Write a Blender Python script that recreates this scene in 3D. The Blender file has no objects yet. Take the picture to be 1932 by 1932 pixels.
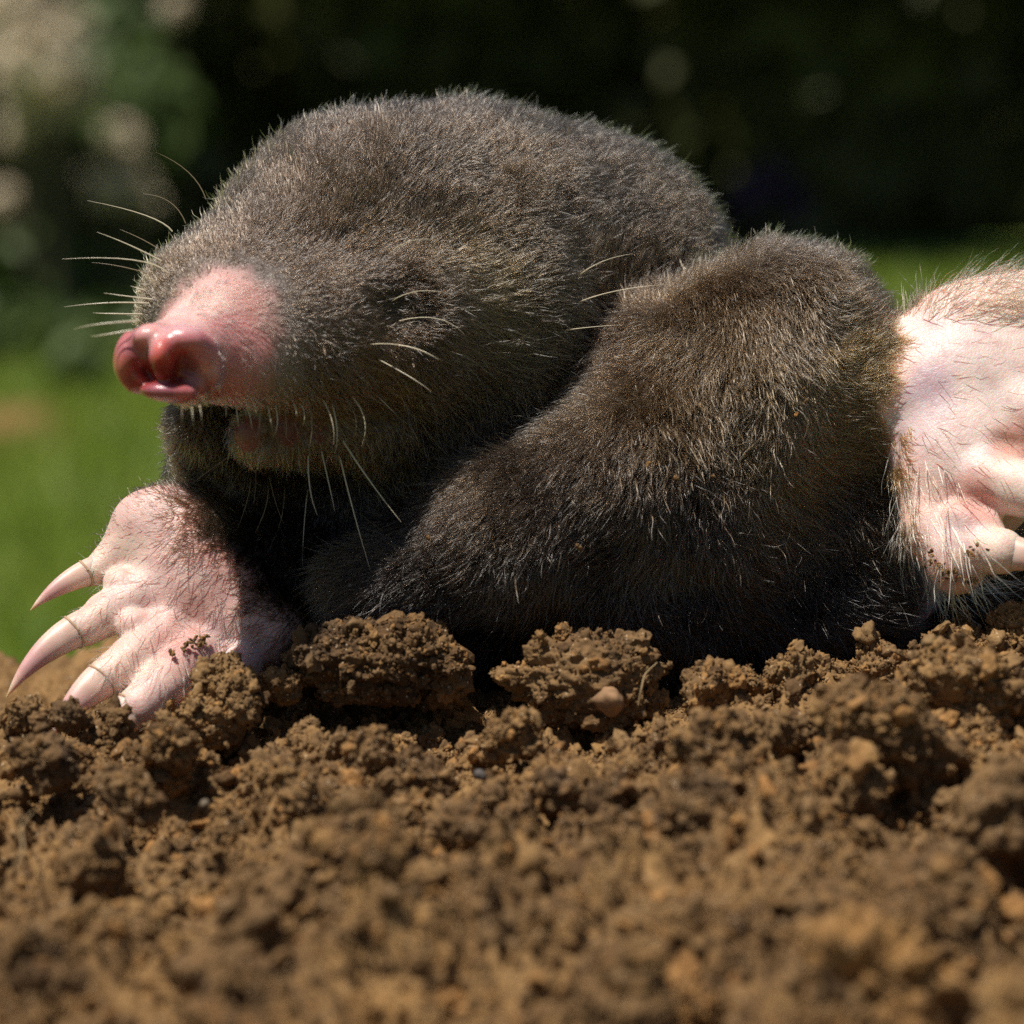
import bpy, bmesh, math
import numpy as np
from mathutils import Vector, Matrix

# ------------------------------------------------------------------ camera, sky, sun, exposure
# one Blender unit is 6 mm: a mole on its hill, seen from about 18 cm
PITCH = math.radians(9.0)
DIST = 30.0
SUN_DIR = Vector((-0.30, -0.17, 0.94)).normalized()        # towards the sun: high, from the left, a little behind the camera
scene = bpy.context.scene
scene.unit_settings.scale_length = 0.006
col = scene.collection
RIGHT = np.array((1.0, 0.0, 0.0))
FWD = np.array((0.0, math.cos(PITCH), -math.sin(PITCH)))
UP = np.array((0.0, math.sin(PITCH), math.cos(PITCH)))

cam_data = bpy.data.cameras.new('camera')
cam_data.sensor_width = 36.0
cam_data.lens = 108.0
cam_data.clip_start = 0.5
cam_data.clip_end = 20000.0
cam_data.dof.use_dof = True
cam_data.dof.focus_distance = 29.5
cam_data.dof.aperture_fstop = 0.25
cam_data.dof.aperture_blades = 0
cam = bpy.data.objects.new('camera', cam_data)
col.objects.link(cam)
cam.location = Vector(-DIST * FWD)
cam.rotation_euler = (math.radians(90.0) - PITCH, 0.0, 0.0)
scene.camera = cam

world = bpy.data.worlds.new('World')
scene.world = world
world.use_nodes = True
wn = world.node_tree
sky = wn.nodes.new('ShaderNodeTexSky')
sky.sky_type = 'NISHITA'
sky.sun_disc = False
sky.sun_elevation = math.asin(SUN_DIR.z)
sky.sun_rotation = math.atan2(SUN_DIR.x, SUN_DIR.y)
wn.links.new(sky.outputs[0], wn.nodes['Background'].inputs[0])
wn.nodes['Background'].inputs[1].default_value = 0.05

sun_data = bpy.data.lights.new('sun', 'SUN')
sun_data.energy = 5.0
sun_data.angle = math.radians(0.5)
sun_data.color = (1.0, 0.95, 0.87)
sun = bpy.data.objects.new('sun', sun_data)
col.objects.link(sun)
sun.rotation_euler = SUN_DIR.to_track_quat('Z', 'Y').to_euler()
sun.location = SUN_DIR * 300.0

scene.view_settings.view_transform = 'Standard'
scene.view_settings.look = 'None'
scene.view_settings.gamma = 1.0
scene.view_settings.exposure = 0.15
scene.render.engine = 'CYCLES'
scene.cycles.use_denoising = False
scene.cycles.seed = 11
scene.cycles.sample_clamp_direct = 30.0
scene.cycles.sample_clamp_indirect = 6.0
scene.cycles.max_bounces = 5
scene.cycles.diffuse_bounces = 3
scene.cycles.glossy_bounces = 3
scene.cycles.transmission_bounces = 4
scene.cycles.transparent_max_bounces = 16

# ------------------------------------------------------------------ helpers
PX = 193.2                                                 # measuring scale: 193.2 photo units per Blender unit at the focus


def loc(px, py, w):
    """A point of the mole or the soil: across, down and depth -> the mole's own frame (right, up, away)."""
    s = 1.0 + w / DIST
    return np.array(((px - 966.0) / PX * s, (966.0 - py) / PX * s, w))


def mloc(px, py, w):
    """the same for the mole; its near hand leans back, palm up to the sun"""
    t = min(max((px - 1680.0) / 80.0, 0.0), 1.0)
    return loc(px, py, w - 0.5 * (py - 780.0) / 500.0 * t * t * (3 - 2 * t))


def to_world(p):
    p = np.asarray(p, dtype=np.float64)
    return p[..., 0:1] * RIGHT + p[..., 1:2] * UP + p[..., 2:3] * FWD


def dir_world(d):
    return to_world(d)


def at(px, py, w):
    return to_world(loc(px, py, w))


def rr(px, w=0.0):
    return px / PX * (1.0 + w / DIST)


def smooth01(a, b, x):
    t = np.clip((x - a) / (b - a), 0.0, 1.0)
    return t * t * (3 - 2 * t)


def tag(o, label=None, cat=None, group=None, kind=None):
    if label: o['label'] = label
    if cat: o['category'] = cat
    if group: o['group'] = group
    if kind: o['kind'] = kind
    return o


def link(name, data, parent=None):
    o = bpy.data.objects.new(name, data)
    col.objects.link(o)
    if parent is not None:
        o.parent = parent
        o.matrix_parent_inverse = parent.matrix_world.inverted() if False else Matrix.Identity(4)
    return o


def empty(name, where=(0, 0, 0)):
    o = bpy.data.objects.new(name, None)
    o.empty_display_size = 0.5
    o.location = Vector(where)
    col.objects.link(o)
    return o


def child(name, data, parent):
    """data is in world coordinates; the parent is an unrotated Empty."""
    o = bpy.data.objects.new(name, data)
    col.objects.link(o)
    o.parent = parent
    o.location = -Vector(parent.location)
    return o


def mesh_np(name, verts, faces, mat=None, smooth=True):
    """verts Nx3, faces: MxK array (tris or quads)."""
    me = bpy.data.meshes.new(name)
    verts = np.ascontiguousarray(verts, dtype=np.float32)
    faces = np.ascontiguousarray(faces, dtype=np.int32)
    me.vertices.add(len(verts))
    me.vertices.foreach_set('co', verts.ravel())
    k = faces.shape[1]
    me.loops.add(faces.size)
    me.loops.foreach_set('vertex_index', faces.ravel())
    me.polygons.add(len(faces))
    me.polygons.foreach_set('loop_start', np.arange(0, faces.size, k, dtype=np.int32))
    me.update(calc_edges=True)
    me.validate()
    if smooth:
        me.polygons.foreach_set('use_smooth', np.ones(len(me.polygons), dtype=bool))
    if mat is not None:
        me.materials.append(mat)
    return me


def vcol(me, name, rgb):
    a = me.attributes.new(name, 'FLOAT_COLOR', 'POINT')
    c = np.ones((len(me.vertices), 4), dtype=np.float32)
    c[:, :3] = rgb
    a.data.foreach_set('color', c.ravel())


def vfloat(me, name, val):
    a = me.attributes.new(name, 'FLOAT', 'POINT')
    a.data.foreach_set('value', np.ascontiguousarray(val, dtype=np.float32))


# --- vectorised noise
def _hash(ix, iy, iz, seed):
    h = (ix.astype(np.uint32) * np.uint32(374761393) + iy.astype(np.uint32) * np.uint32(668265263)
         + iz.astype(np.uint32) * np.uint32(2147483647 - 58) + np.uint32((seed * 974711) & 0xffffffff))
    h = (h ^ (h >> np.uint32(13))) * np.uint32(1274126177)
    h = (h ^ (h >> np.uint32(15))) * np.uint32(2246822519)
    h = h ^ (h >> np.uint32(16))
    return h


def _hf(ix, iy, iz, seed):
    return _hash(ix, iy, iz, seed).astype(np.float64) / 4294967295.0


def vnoise(p, seed=0):
    """smooth value noise, -1..1"""
    p = np.asarray(p, dtype=np.float64)
    f = np.floor(p)
    i = f.astype(np.int64)
    t = p - f
    t = t * t * t * (t * (t * 6 - 15) + 10)
    out = 0.0
    for dx in (0, 1):
        wx = t[:, 0] if dx else 1 - t[:, 0]
        for dy in (0, 1):
            wy = t[:, 1] if dy else 1 - t[:, 1]
            for dz in (0, 1):
                wz = t[:, 2] if dz else 1 - t[:, 2]
                out = out + wx * wy * wz * _hf(i[:, 0] + dx, i[:, 1] + dy, i[:, 2] + dz, seed)
    return out * 2 - 1


def fbm(p, octaves=4, seed=0, gain=0.5):
    a, s, out = 1.0, 1.0, 0.0
    for o in range(octaves):
        out = out + a * vnoise(np.asarray(p) * s + 17.3 * o, seed + o)
        a *= gain
        s *= 2.03
    return out


def worley(p, seed=0):
    """distance to the nearest feature point, and that cell's random number"""
    p = np.asarray(p, dtype=np.float64)
    i = np.floor(p).astype(np.int64)
    best = np.full(len(p), 9.0)
    rid = np.zeros(len(p))
    for dx in (-1, 0, 1):
        for dy in (-1, 0, 1):
            for dz in (-1, 0, 1):
                cx, cy, cz = i[:, 0] + dx, i[:, 1] + dy, i[:, 2] + dz
                qx = cx + _hf(cx, cy, cz, seed + 1)
                qy = cy + _hf(cx, cy, cz, seed + 2)
                qz = cz + _hf(cx, cy, cz, seed + 3)
                d = (qx - p[:, 0]) ** 2 + (qy - p[:, 1]) ** 2 + (qz - p[:, 2]) ** 2
                m = d < best
                best = np.where(m, d, best)
                rid = np.where(m, _hf(cx, cy, cz, seed + 4), rid)
    return np.sqrt(best), rid


def lumps(p, seed=0):
    """rounded crumbs: 0 in the joints, up to 1 on the crumbs, their heights uneven"""
    d, r = worley(p, seed)
    return np.sqrt(np.clip(1.0 - (d / 0.85) ** 2, 0.0, 1.0)) * (0.35 + 0.65 * r)


# --- node helpers
def new_mat(name):
    m = bpy.data.materials.new(name)
    m.use_nodes = True
    nt = m.node_tree
    for n in list(nt.nodes):
        nt.nodes.remove(n)
    out = nt.nodes.new('ShaderNodeOutputMaterial')
    return m, nt, out


def N(nt, kind, **inputs):
    n = nt.nodes.new(kind)
    for k, v in inputs.items():
        n.inputs[k.replace('_', ' ')].default_value = v
    return n


def principled(nt, out, **kw):
    b = nt.nodes.new('ShaderNodeBsdfPrincipled')
    for k, v in kw.items():
        b.inputs[k.replace('_', ' ')].default_value = v
    nt.links.new(b.outputs[0], out.inputs['Surface'])
    return b


def ramp(nt, src, stops):
    r = nt.nodes.new('ShaderNodeValToRGB')
    while len(r.color_ramp.elements) < len(stops):
        r.color_ramp.elements.new(0.5)
    for e, (pos, c) in zip(r.color_ramp.elements, stops):
        e.position = pos
        e.color = (c[0], c[1], c[2], 1.0)
    if src is not None:
        nt.links.new(src, r.inputs[0])
    return r


def mix(nt, fac, a, b, blend='MIX'):
    m = nt.nodes.new('ShaderNodeMix')
    m.data_type = 'RGBA'
    m.blend_type = blend
    for sock, v in ((m.inputs[0], fac), (m.inputs[6], a), (m.inputs[7], b)):
        if isinstance(v, (int, float)):
            sock.default_value = v
        elif isinstance(v, tuple):
            sock.default_value = (v[0], v[1], v[2], 1.0)
        else:
            nt.links.new(v, sock)
    return m.outputs[2]


rng = np.random.default_rng(7)
# ------------------------------------------------------------------ the molehill the animal lies on
LAWN_Z = -35.0
CONTACT = [(-250, 1470, -0.6), (0, 1425, -1.3), (120, 1445, -1.9), (260, 1462, -2.0), (400, 1425, -1.9), (560, 1370, -1.5), (720, 1360, -1.2), (900, 1375, -1.0),
           (1100, 1390, -1.3), (1280, 1355, -1.1), (1400, 1300, -0.9), (1560, 1262, -0.6), (1730, 1270, -0.5), (1932, 1218, -0.5), (2150, 1175, -0.3),
           (0, 1415, 0.6), (180, 1415, 0.4), (-250, 1470, 1.0), (700, 1300, 1.5), (1200, 1290, 1.5), (1700, 1245, 1.2), (2100, 1150, 1.2),
           (-100, 1690, -5.0), (500, 1670, -5.0), (1000, 1650, -5.0), (1500, 1600, -5.0), (2050, 1530, -5.0),
           (-100, 1970, -9.0), (500, 1960, -9.0), (1000, 1940, -9.0), (1500, 1910, -9.0), (2050, 1890, -9.0),
           (300, 2500, -12.5), (1000, 2480, -12.5), (1700, 2460, -12.5)]
_cw = np.array([at(*c) for c in CONTACT])


def soil_base(x, y):
    num = np.zeros_like(x)
    den = np.zeros_like(x)
    for cx, cy, cz in _cw:
        w = 1.0 / ((x - cx) ** 2 + (y - cy) ** 2 + 0.35) ** 1.7
        num += w * cz
        den += w
    z = num / den
    # sides of the hill
    r = np.sqrt(((x - 1.0) * 0.95) ** 2 + ((y + 4.2) * 0.92) ** 2)
    over = np.maximum(r - 8.2, 0.0)
    drop = np.where(over < 6, over ** 2 * 0.065, 2.34 + (over - 6) * 0.78)
    z = z - drop
    return np.where(z < LAWN_Z - 0.6, LAWN_Z - 0.6, z)


def axis_coords(lo, hi, step, far):
    mid = np.arange(lo, hi, step)
    up, s, v = [], step, hi
    while v < far:
        s *= 1.18
        v += s
        up.append(v)
    dn, s, v = [], step, lo
    while v > -far:
        s *= 1.18
        v -= s
        dn.append(v)
    return np.concatenate((np.array(dn[::-1]), mid, np.array(up)))


def crag(p, seed):
    """broken lumps: flat-topped pieces with deep joints, their edges eaten away"""
    d, r = worley(p, seed)
    e = d + 0.22 * vnoise(p * 2.7, seed + 7) + 0.10 * vnoise(p * 6.1, seed + 8)
    return smooth01(0.78, 0.18, e) * (0.25 + 0.75 * r)


def crumbly(p, amp=1.0, seed=0, fine=True):
    """how far the crumbs stand proud of the smooth ground"""
    q = p + 0.30 * np.stack([vnoise(p * 1.3 + 9 * a, 60 + a) for a in range(3)], 1)
    d = 0.30 * fbm(p * 0.55, 2, seed + 1) + 0.34 * (crag(q * 1.05, seed + 10) - 0.33)
    d += 0.30 * (crag(q * 2.3, seed + 20) - 0.33) + 0.20 * (crag(q * 4.6, seed + 30) - 0.33)
    if fine:
        d += 0.065 * (lumps(q * 9.5, seed + 40) - 0.4) + 0.05 * fbm(q * 6.0, 3, seed + 50, 0.6)
    return d * amp


def rough_at(y):
    return 0.7 + 0.75 * smooth01(-1.8, -6.0, y)


gx = axis_coords(-8.0, 8.6, 0.042, 75.0)
gy = axis_coords(-13.0, 3.2, 0.042, 75.0)
GX, GY = np.meshgrid(gx, gy, indexing='xy')
xf, yf = GX.ravel(), GY.ravel()
zf = soil_base(xf, yf)
P3 = np.stack((xf, yf, zf), 1)
zf = zf + crumbly(P3) * rough_at(yf)
zf = np.where(zf < LAWN_Z - 0.3, LAWN_Z - 0.5, zf)
nx, ny = len(gx), len(gy)
ii = (np.arange(ny - 1)[:, None] * nx + np.arange(nx - 1)[None, :]).ravel()
SOIL_V = np.stack((xf, yf, zf), 1)
SOIL_Q = np.stack((ii, ii + 1, ii + nx + 1, ii + nx), 1)
keep = (SOIL_V[SOIL_Q][:, :, 2] > LAWN_Z - 0.4).any(1)
SOIL_Q = SOIL_Q[keep]
used = np.unique(SOIL_Q)
remap = np.full(len(SOIL_V), -1); remap[used] = np.arange(len(used))
SOIL_V, SOIL_Q = SOIL_V[used], remap[SOIL_Q]


def soil_material(name, random_obj=True):
    m, nt, out = new_mat(name)
    b = principled(nt, out, Roughness=0.92)
    b.inputs['Specular IOR Level'].default_value = 0.25
    geo = nt.nodes.new('ShaderNodeNewGeometry')
    big = N(nt, 'ShaderNodeTexNoise', Scale=0.9, Detail=5.0, Roughness=0.6)
    fine = N(nt, 'ShaderNodeTexNoise', Scale=14.0, Detail=6.0, Roughness=0.7)
    for n in (big, fine):
        nt.links.new(geo.outputs['Position'], n.inputs['Vector'])
    c1 = ramp(nt, big.outputs[0], [(0.27, (0.085, 0.052, 0.028)), (0.45, (0.195, 0.115, 0.050)), (0.64, (0.270, 0.162, 0.068)), (0.80, (0.165, 0.112, 0.070))])
    c2 = ramp(nt, fine.outputs[0], [(0.30, (0.50, 0.47, 0.45)), (0.52, (1, 1, 1)), (0.72, (1.35, 1.28, 1.15))])
    c = mix(nt, 0.85, c1.outputs[0], c2.outputs[0], 'MULTIPLY')
    if random_obj:
        oi = nt.nodes.new('ShaderNodeObjectInfo')
        c3 = ramp(nt, oi.outputs['Random'], [(0.0, (0.48, 0.44, 0.44)), (0.12, (0.78, 0.74, 0.72)), (0.5, (1, 1, 1)), (0.86, (1.22, 1.14, 0.98)), (0.97, (1.55, 1.30, 1.0)), (1.0, (0.95, 1.0, 1.05))])
        c = mix(nt, 1.0, c, c3.outputs[0], 'MULTIPLY')
    # quartz grains
    vo = N(nt, 'ShaderNodeTexVoronoi', Scale=34.0)
    nt.links.new(geo.outputs['Position'], vo.inputs['Vector'])
    sep = nt.nodes.new('ShaderNodeSeparateColor')
    nt.links.new(vo.outputs['Color'], sep.inputs[0])
    gt = nt.nodes.new('ShaderNodeMath'); gt.operation = 'GREATER_THAN'; gt.inputs[1].default_value = 0.93
    nt.links.new(sep.outputs[0], gt.inputs[0])
    lt = nt.nodes.new('ShaderNodeMath'); lt.operation = 'LESS_THAN'; lt.inputs[1].default_value = 0.36
    nt.links.new(vo.outputs['Distance'], lt.inputs[0])
    ml = nt.nodes.new('ShaderNodeMath'); ml.operation = 'MULTIPLY'
    nt.links.new(gt.outputs[0], ml.inputs[0]); nt.links.new(lt.outputs[0], ml.inputs[1])
    c = mix(nt, ml.outputs[0], c, (0.42, 0.30, 0.18))
    nt.links.new(c, b.inputs['Base Color'])
    r2 = nt.nodes.new('ShaderNodeMapRange'); r2.inputs[3].default_value = 0.92; r2.inputs[4].default_value = 0.30
    nt.links.new(ml.outputs[0], r2.inputs[0]); nt.links.new(r2.outputs[0], b.inputs['Roughness'])
    bn = N(nt, 'ShaderNodeTexNoise', Scale=32.0, Detail=4.0, Roughness=0.7)
    nt.links.new(geo.outputs['Position'], bn.inputs['Vector'])
    bump = N(nt, 'ShaderNodeBump', Strength=0.9, Distance=0.02)
    nt.links.new(bn.outputs[0], bump.inputs['Height'])
    nt.links.new(bump.outputs[0], b.inputs['Normal'])
    return m


soil_mat = soil_material('soil')
soil = link('soil_mound', mesh_np('soil_mound', SOIL_V, SOIL_Q, soil_mat))
tag(soil, kind='structure')


def lump_mesh(name, sub, seed, squash=(1, 1, 1), rough=1.0, octaves=4):
    bm = bmesh.new()
    bmesh.ops.create_icosphere(bm, subdivisions=sub, radius=1.0)
    me = bpy.data.meshes.new(name)
    bm.to_mesh(me)
    bm.free()
    v = np.empty(len(me.vertices) * 3, dtype=np.float32)
    me.vertices.foreach_get('co', v)
    v = v.reshape(-1, 3).astype(np.float64)
    o = np.array((seed * 7.31, seed * 3.17, seed * 5.77))
    q = v + 0.15 * np.stack([vnoise(v * 2.2 + o + 9 * a, a) for a in range(3)], 1)
    d = 0.34 * fbm(v * 0.9 + o, 2, 3) + 0.34 * (crag(q * 1.5 + o, 1) - 0.35)
    for k in range(octaves - 1):
        s = 3.2 * 2.1 ** k
        f = crag if k < 2 else lumps
        d = d + 0.32 * 0.56 ** (k + 1) * (f(q * s + o, 5 * k + 7) - 0.38)
    d = d + 0.10 * fbm(v * 4.0 + o, 4, 9, 0.62)
    v = v * (1 + rough * d[:, None]) * np.array(squash)
    me.vertices.foreach_set('co', v.astype(np.float32).ravel())
    me.update()
    me.polygons.foreach_set('use_smooth', np.ones(len(me.polygons), dtype=bool))
    me.materials.append(soil_mat)
    return me, v


def rot_matrix(e):
    return np.array(Matrix.Rotation(e[2], 3, 'Z') @ Matrix.Rotation(e[1], 3, 'Y') @ Matrix.Rotation(e[0], 3, 'X'))


surf_pts, surf_w = [], []          # places where small crumbs may lie: (point, normal), weight


def note_surface(verts, faces, weight):
    tri = faces if faces.shape[1] == 3 else np.concatenate((faces[:, :3], faces[:, [0, 2, 3]]))
    a, b_, c = verts[tri[:, 0]], verts[tri[:, 1]], verts[tri[:, 2]]
    n = np.cross(b_ - a, c - a)
    ar = np.linalg.norm(n, axis=1)
    n /= ar[:, None] + 1e-12
    surf_pts.append((a, b_, c, n))
    surf_w.append(ar * weight * (n[:, 2] > -0.25))


def tri_faces(me):
    f = np.empty(len(me.loops), dtype=np.int32)
    me.loops.foreach_get('vertex_index', f)
    return f.reshape(-1, 3)


cfine = SOIL_V[SOIL_Q].mean(1)
inview = (np.abs(cfine[:, 0]) < 7.4) & (cfine[:, 1] > -12.0) & (cfine[:, 1] < 2.6)
note_surface(SOIL_V, SOIL_Q[inview], 1.0)

# the big clods pushed up against the chest and belly
BIG = [((712, 1246, -1.25), (186, 94, 108), 1, 'rounded brown soil clod between the left hand and the dark chest fur', 6),
       ((1098, 1288, -1.45), (178, 108, 110), 2, 'domed crumbly soil clod with a crumb on top, below the belly', 6)]
for c, r, seed, label, sub in BIG:
    me, v = lump_mesh('soil_clod', sub, seed, rough=0.80, octaves=6)
    ext = np.abs(v).max(0)
    o = link('soil_clod', me)
    s = np.array((rr(r[0], c[2]), rr(r[2], c[2]), rr(r[1], c[2]))) / ext
    o.scale = Vector(s)
    p = at(*c)
    o.location = Vector(p)
    tag(o, label, 'soil clod', 'large clods against the mole')
    note_surface(v * s + p, tri_faces(me), 1.6)

# lumps of the mound, each its own piece
variants = [lump_mesh('clod', 5, 11 + k, squash=(1, 0.9, 0.75), rough=0.85, octaves=5) for k in range(10)]
vfaces = tri_faces(variants[0][0])
spots = [(445, 1318, -1.75, 68), (390, 1368, -1.9, 54), (530, 1295, -1.5, 44), (1062, 1196, -1.3, 20), (835, 1205, -1.1, 14), (305, 1392, -2.1, 34), (215, 1362, -2.0, 20), (130, 1352, -2.1, 34), (50, 1352, -2.0, 40), (850, 1280, -1.2, 50),
         (1338, 1312, -1.5, 62), (1410, 1290, -1.3, 34), (1500, 1276, -1.3, 56), (1660, 1262, -1.0, 48), (1790, 1248, -0.9, 58), (1935, 1196, -0.8, 54),
         (660, 1680, -5.6, 165), (790, 1760, -6.6, 120), (1310, 1560, -5.0, 112), (1360, 1430, -3.6, 78), (1690, 1400, -3.9, 120), (1820, 1300, -2.6, 90), (1600, 1500, -4.4, 86), (1880, 1560, -5.4, 130),
         (1290, 1800, -7.0, 140), (1500, 1700, -6.2, 110), (1750, 1760, -7.0, 150), (1640, 1890, -8.6, 150), (1180, 1900, -8.6, 120), (960, 1400, -2.6, 60), (880, 1560, -4.6, 64), (240, 1500, -4.0, 58), (90, 1440, -3.0, 60),
         (330, 1420, -3.0, 52), (180, 1640, -5.4, 70), (60, 1880, -8.0, 100), (420, 1880, -8.0, 110), (1050, 1500, -3.9, 50), (700, 1430, -3.0, 50), (1180, 1460, -3.4, 46), (1460, 1390, -3.0, 52), (560, 1500, -3.9, 46)]
child_spots = []
for (px, py, w, r) in spots:
    child_spots.append((at(px, py, w), rr(r, w)))
crng = np.random.default_rng(21)
tries = 0
while len(child_spots) < 290 and tries < 6000:
    tries += 1
    x, y = crng.uniform(-6.2, 6.2), crng.uniform(-10.6, 0.4)
    if abs(x) > 5.6 * (30 + y) / 30 + 0.3:
        continue
    r = 0.08 + 0.24 * crng.random() ** 2.0
    z = float(soil_base(np.array([x]), np.array([y]))[0] + crumbly(np.array([[x, y, 0.0]]) * 1.0 + 0)[0] * 0.0)
    zz = z + float(crumbly(np.array([[x, y, z]]), fine=False)[0] * rough_at(np.array([y]))[0])
    if y > -1.6 and r > 0.2:
        continue
    if any((x - q[0]) ** 2 + (y - q[1]) ** 2 < (0.6 * (r + s)) ** 2 for q, s in child_spots[-60:]):
        continue
    child_spots.append((np.array((x, y, zz + 0.25 * r)), r))
for p, r in child_spots:
    k = int(crng.integers(0, len(variants)))
    o = link('clod', variants[k][0], soil)
    o.location = Vector(p)
    e = crng.uniform(0, 6.28, 3)
    sc = r * crng.uniform(0.85, 1.15, 3)
    o.rotation_euler = tuple(e)
    o.scale = tuple(sc)
    note_surface((variants[k][1] * sc) @ rot_matrix(e).T + p, vfaces, 1.3)


# crumbs and grains too many to count
def scatter_crumbs(n, parent):
    crng2 = np.random.default_rng(5)
    A = [np.concatenate([s[i] for s in surf_pts]) for i in range(4)]
    W = np.concatenate(surf_w)
    cen = (A[0] + A[1] + A[2]) / 3
    W = W * np.clip(0.7 + 0.9 * vnoise(cen * 1.7, 71), 0.15, 1.4)
    W = W * np.clip(1.25 - (np.abs(cen[:, 1] + 2.0) / 11.0), 0.25, 1.0)
    cdf = np.cumsum(W)
    t = np.clip(np.searchsorted(cdf, crng2.random(n) * cdf[-1]), 0, len(W) - 1)
    r1, r2 = np.sqrt(crng2.random(n)), crng2.random(n)
    p = (1 - r1)[:, None] * A[0][t] + (r1 * (1 - r2))[:, None] * A[1][t] + (r1 * r2)[:, None] * A[2][t]
    sz = 0.0105 * (1.0 / (1.0 - 0.992 * crng2.random(n))) ** 0.50
    sz = np.minimum(sz, 0.115)
    p = p + A[3][t] * (sz * crng2.uniform(-0.2, 0.75, n))[:, None]
    return p, sz, crng2


# ------------------------------------------------------------------ lawn and garden behind
def leaf_cloud(name, pts, nrm, size, mat, parent, aspect=0.55, fold=0.25, seed=1):
    """one mesh of small folded leaves"""
    r = np.random.default_rng(seed)
    n = len(pts)
    nrm = nrm / (np.linalg.norm(nrm, axis=1, keepdims=True) + 1e-9)
    t = r.normal(size=(n, 3))
    t -= (t * nrm).sum(1, keepdims=True) * nrm
    t /= np.linalg.norm(t, axis=1, keepdims=True)
    bt = np.cross(nrm, t)
    s = (size * (0.6 + 0.8 * r.random(n)))[:, None]
    a = pts - t * s
    c = pts + t * s
    b_ = pts + bt * s * aspect + nrm * s * fold
    d = pts - bt * s * aspect + nrm * s * fold
    V = np.stack((a, b_, c, d), 1).reshape(-1, 3)
    base = np.arange(n)[:, None] * 4
    F = np.concatenate((base + np.array((0, 1, 2)), base + np.array((0, 2, 3))))
    me = mesh_np(name, V, F, mat, smooth=False)
    return child(name, me, parent)


def leaf_mat(name, a, b_, rough=0.55, trans=0.25):
    m, nt, out = new_mat(name)
    geo = nt.nodes.new('ShaderNodeNewGeometry')
    rp = ramp(nt, geo.outputs['Random Per Island'], [(0.0, a), (1.0, b_)])
    p = nt.nodes.new('ShaderNodeBsdfPrincipled')
    p.inputs['Roughness'].default_value = rough
    nt.links.new(rp.outputs[0], p.inputs['Base Color'])
    tr = nt.nodes.new('ShaderNodeBsdfTranslucent')
    nt.links.new(rp.outputs[0], tr.inputs['Color'])
    ms = nt.nodes.new('ShaderNodeMixShader')
    ms.inputs[0].default_value = trans
    nt.links.new(p.outputs[0], ms.inputs[1]); nt.links.new(tr.outputs[0], ms.inputs[2])
    nt.links.new(ms.outputs[0], out.inputs['Surface'])
    return m


def stick(name, pts, rads, mat, parent, seg=7):
    """tapered limb along points"""
    pts = np.asarray(pts, dtype=np.float64)
    k = len(pts)
    V, F = [], []
    for i in range(k):
        d = pts[min(i + 1, k - 1)] - pts[max(i - 1, 0)]
        d /= np.linalg.norm(d) + 1e-9
        u = np.cross(d, (0.3, 0.9, 0.2)); u /= np.linalg.norm(u) + 1e-9
        v = np.cross(d, u)
        for j in range(seg):
            a = 2 * math.pi * j / seg
            V.append(pts[i] + rads[i] * (math.cos(a) * u + math.sin(a) * v))
    for i in range(k - 1):
        for j in range(seg):
            F.append((i * seg + j, i * seg + (j + 1) % seg, (i + 1) * seg + (j + 1) % seg, (i + 1) * seg + j))
    me = mesh_np(name, np.array(V), np.array(F), mat)
    return child(name, me, parent) if parent is not None else link(name, me)


m, nt, out = new_mat('lawn_ground')
b = principled(nt, out, Roughness=0.9)
geo = nt.nodes.new('ShaderNodeNewGeometry')
n1 = N(nt, 'ShaderNodeTexNoise', Scale=0.035, Detail=4.0)
nt.links.new(geo.outputs['Position'], n1.inputs['Vector'])
c = ramp(nt, n1.outputs[0], [(0.3, (0.085, 0.160, 0.022)), (0.5, (0.130, 0.210, 0.024)), (0.7, (0.20, 0.245, 0.026))])
nt.links.new(c.outputs[0], b.inputs['Base Color'])
lawn_me = mesh_np('lawn', np.array([(-6000, -6000, LAWN_Z), (6000, -6000, LAWN_Z), (6000, 9000, LAWN_Z), (-6000, 9000, LAWN_Z)], dtype=float), np.array([(0, 1, 2, 3)]), m, smooth=False)
lawn = tag(link('lawn', lawn_me), kind='structure')

g = np.random.default_rng(31)
gm = leaf_mat('grass_blade', (0.13, 0.22, 0.024), (0.28, 0.34, 0.034), trans=0.45)
n = 46000
yy = 110 + (470 - 110) * g.random(n) ** 0.8
xx = (g.random(n) * 2 - 1) * (0.19 * (yy + 30) + 14)
hh = 2.0 + 2.6 * g.random(n)
ang = g.random(n) * 6.283
wd = 0.30
lean = g.normal(size=(n, 2)) * 2.2
base = np.stack((xx, yy, np.full(n, LAWN_Z)), 1)
dx = np.stack((np.cos(ang), np.sin(ang), np.zeros(n)), 1) * wd
tip = base + np.stack((lean[:, 0], lean[:, 1], hh), 1)
V3 = np.stack((base - dx, base + dx, tip), 1).reshape(-1, 3)
gr = link('grass', mesh_np('grass', V3, np.arange(3 * n).reshape(-1, 3), gm, smooth=False))
tag(gr, 'short sunlit lawn grass behind the molehill', 'grass', kind='stuff')

bark, nt, out = new_mat('bark')
principled(nt, out, Base_Color=(0.085, 0.072, 0.040, 1), Roughness=0.9)

# a tall hedge: recessed at the foot, unseen boughs above shaped to overhang and shade it
hedge = empty('hedge', (0, 520, LAWN_Z))
tag(hedge, 'tall dark green hedge across the far side of the lawn', 'hedge')
r = np.random.default_rng(41)


def hedge_y(x):
    return 495 + 0.22 * x


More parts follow.
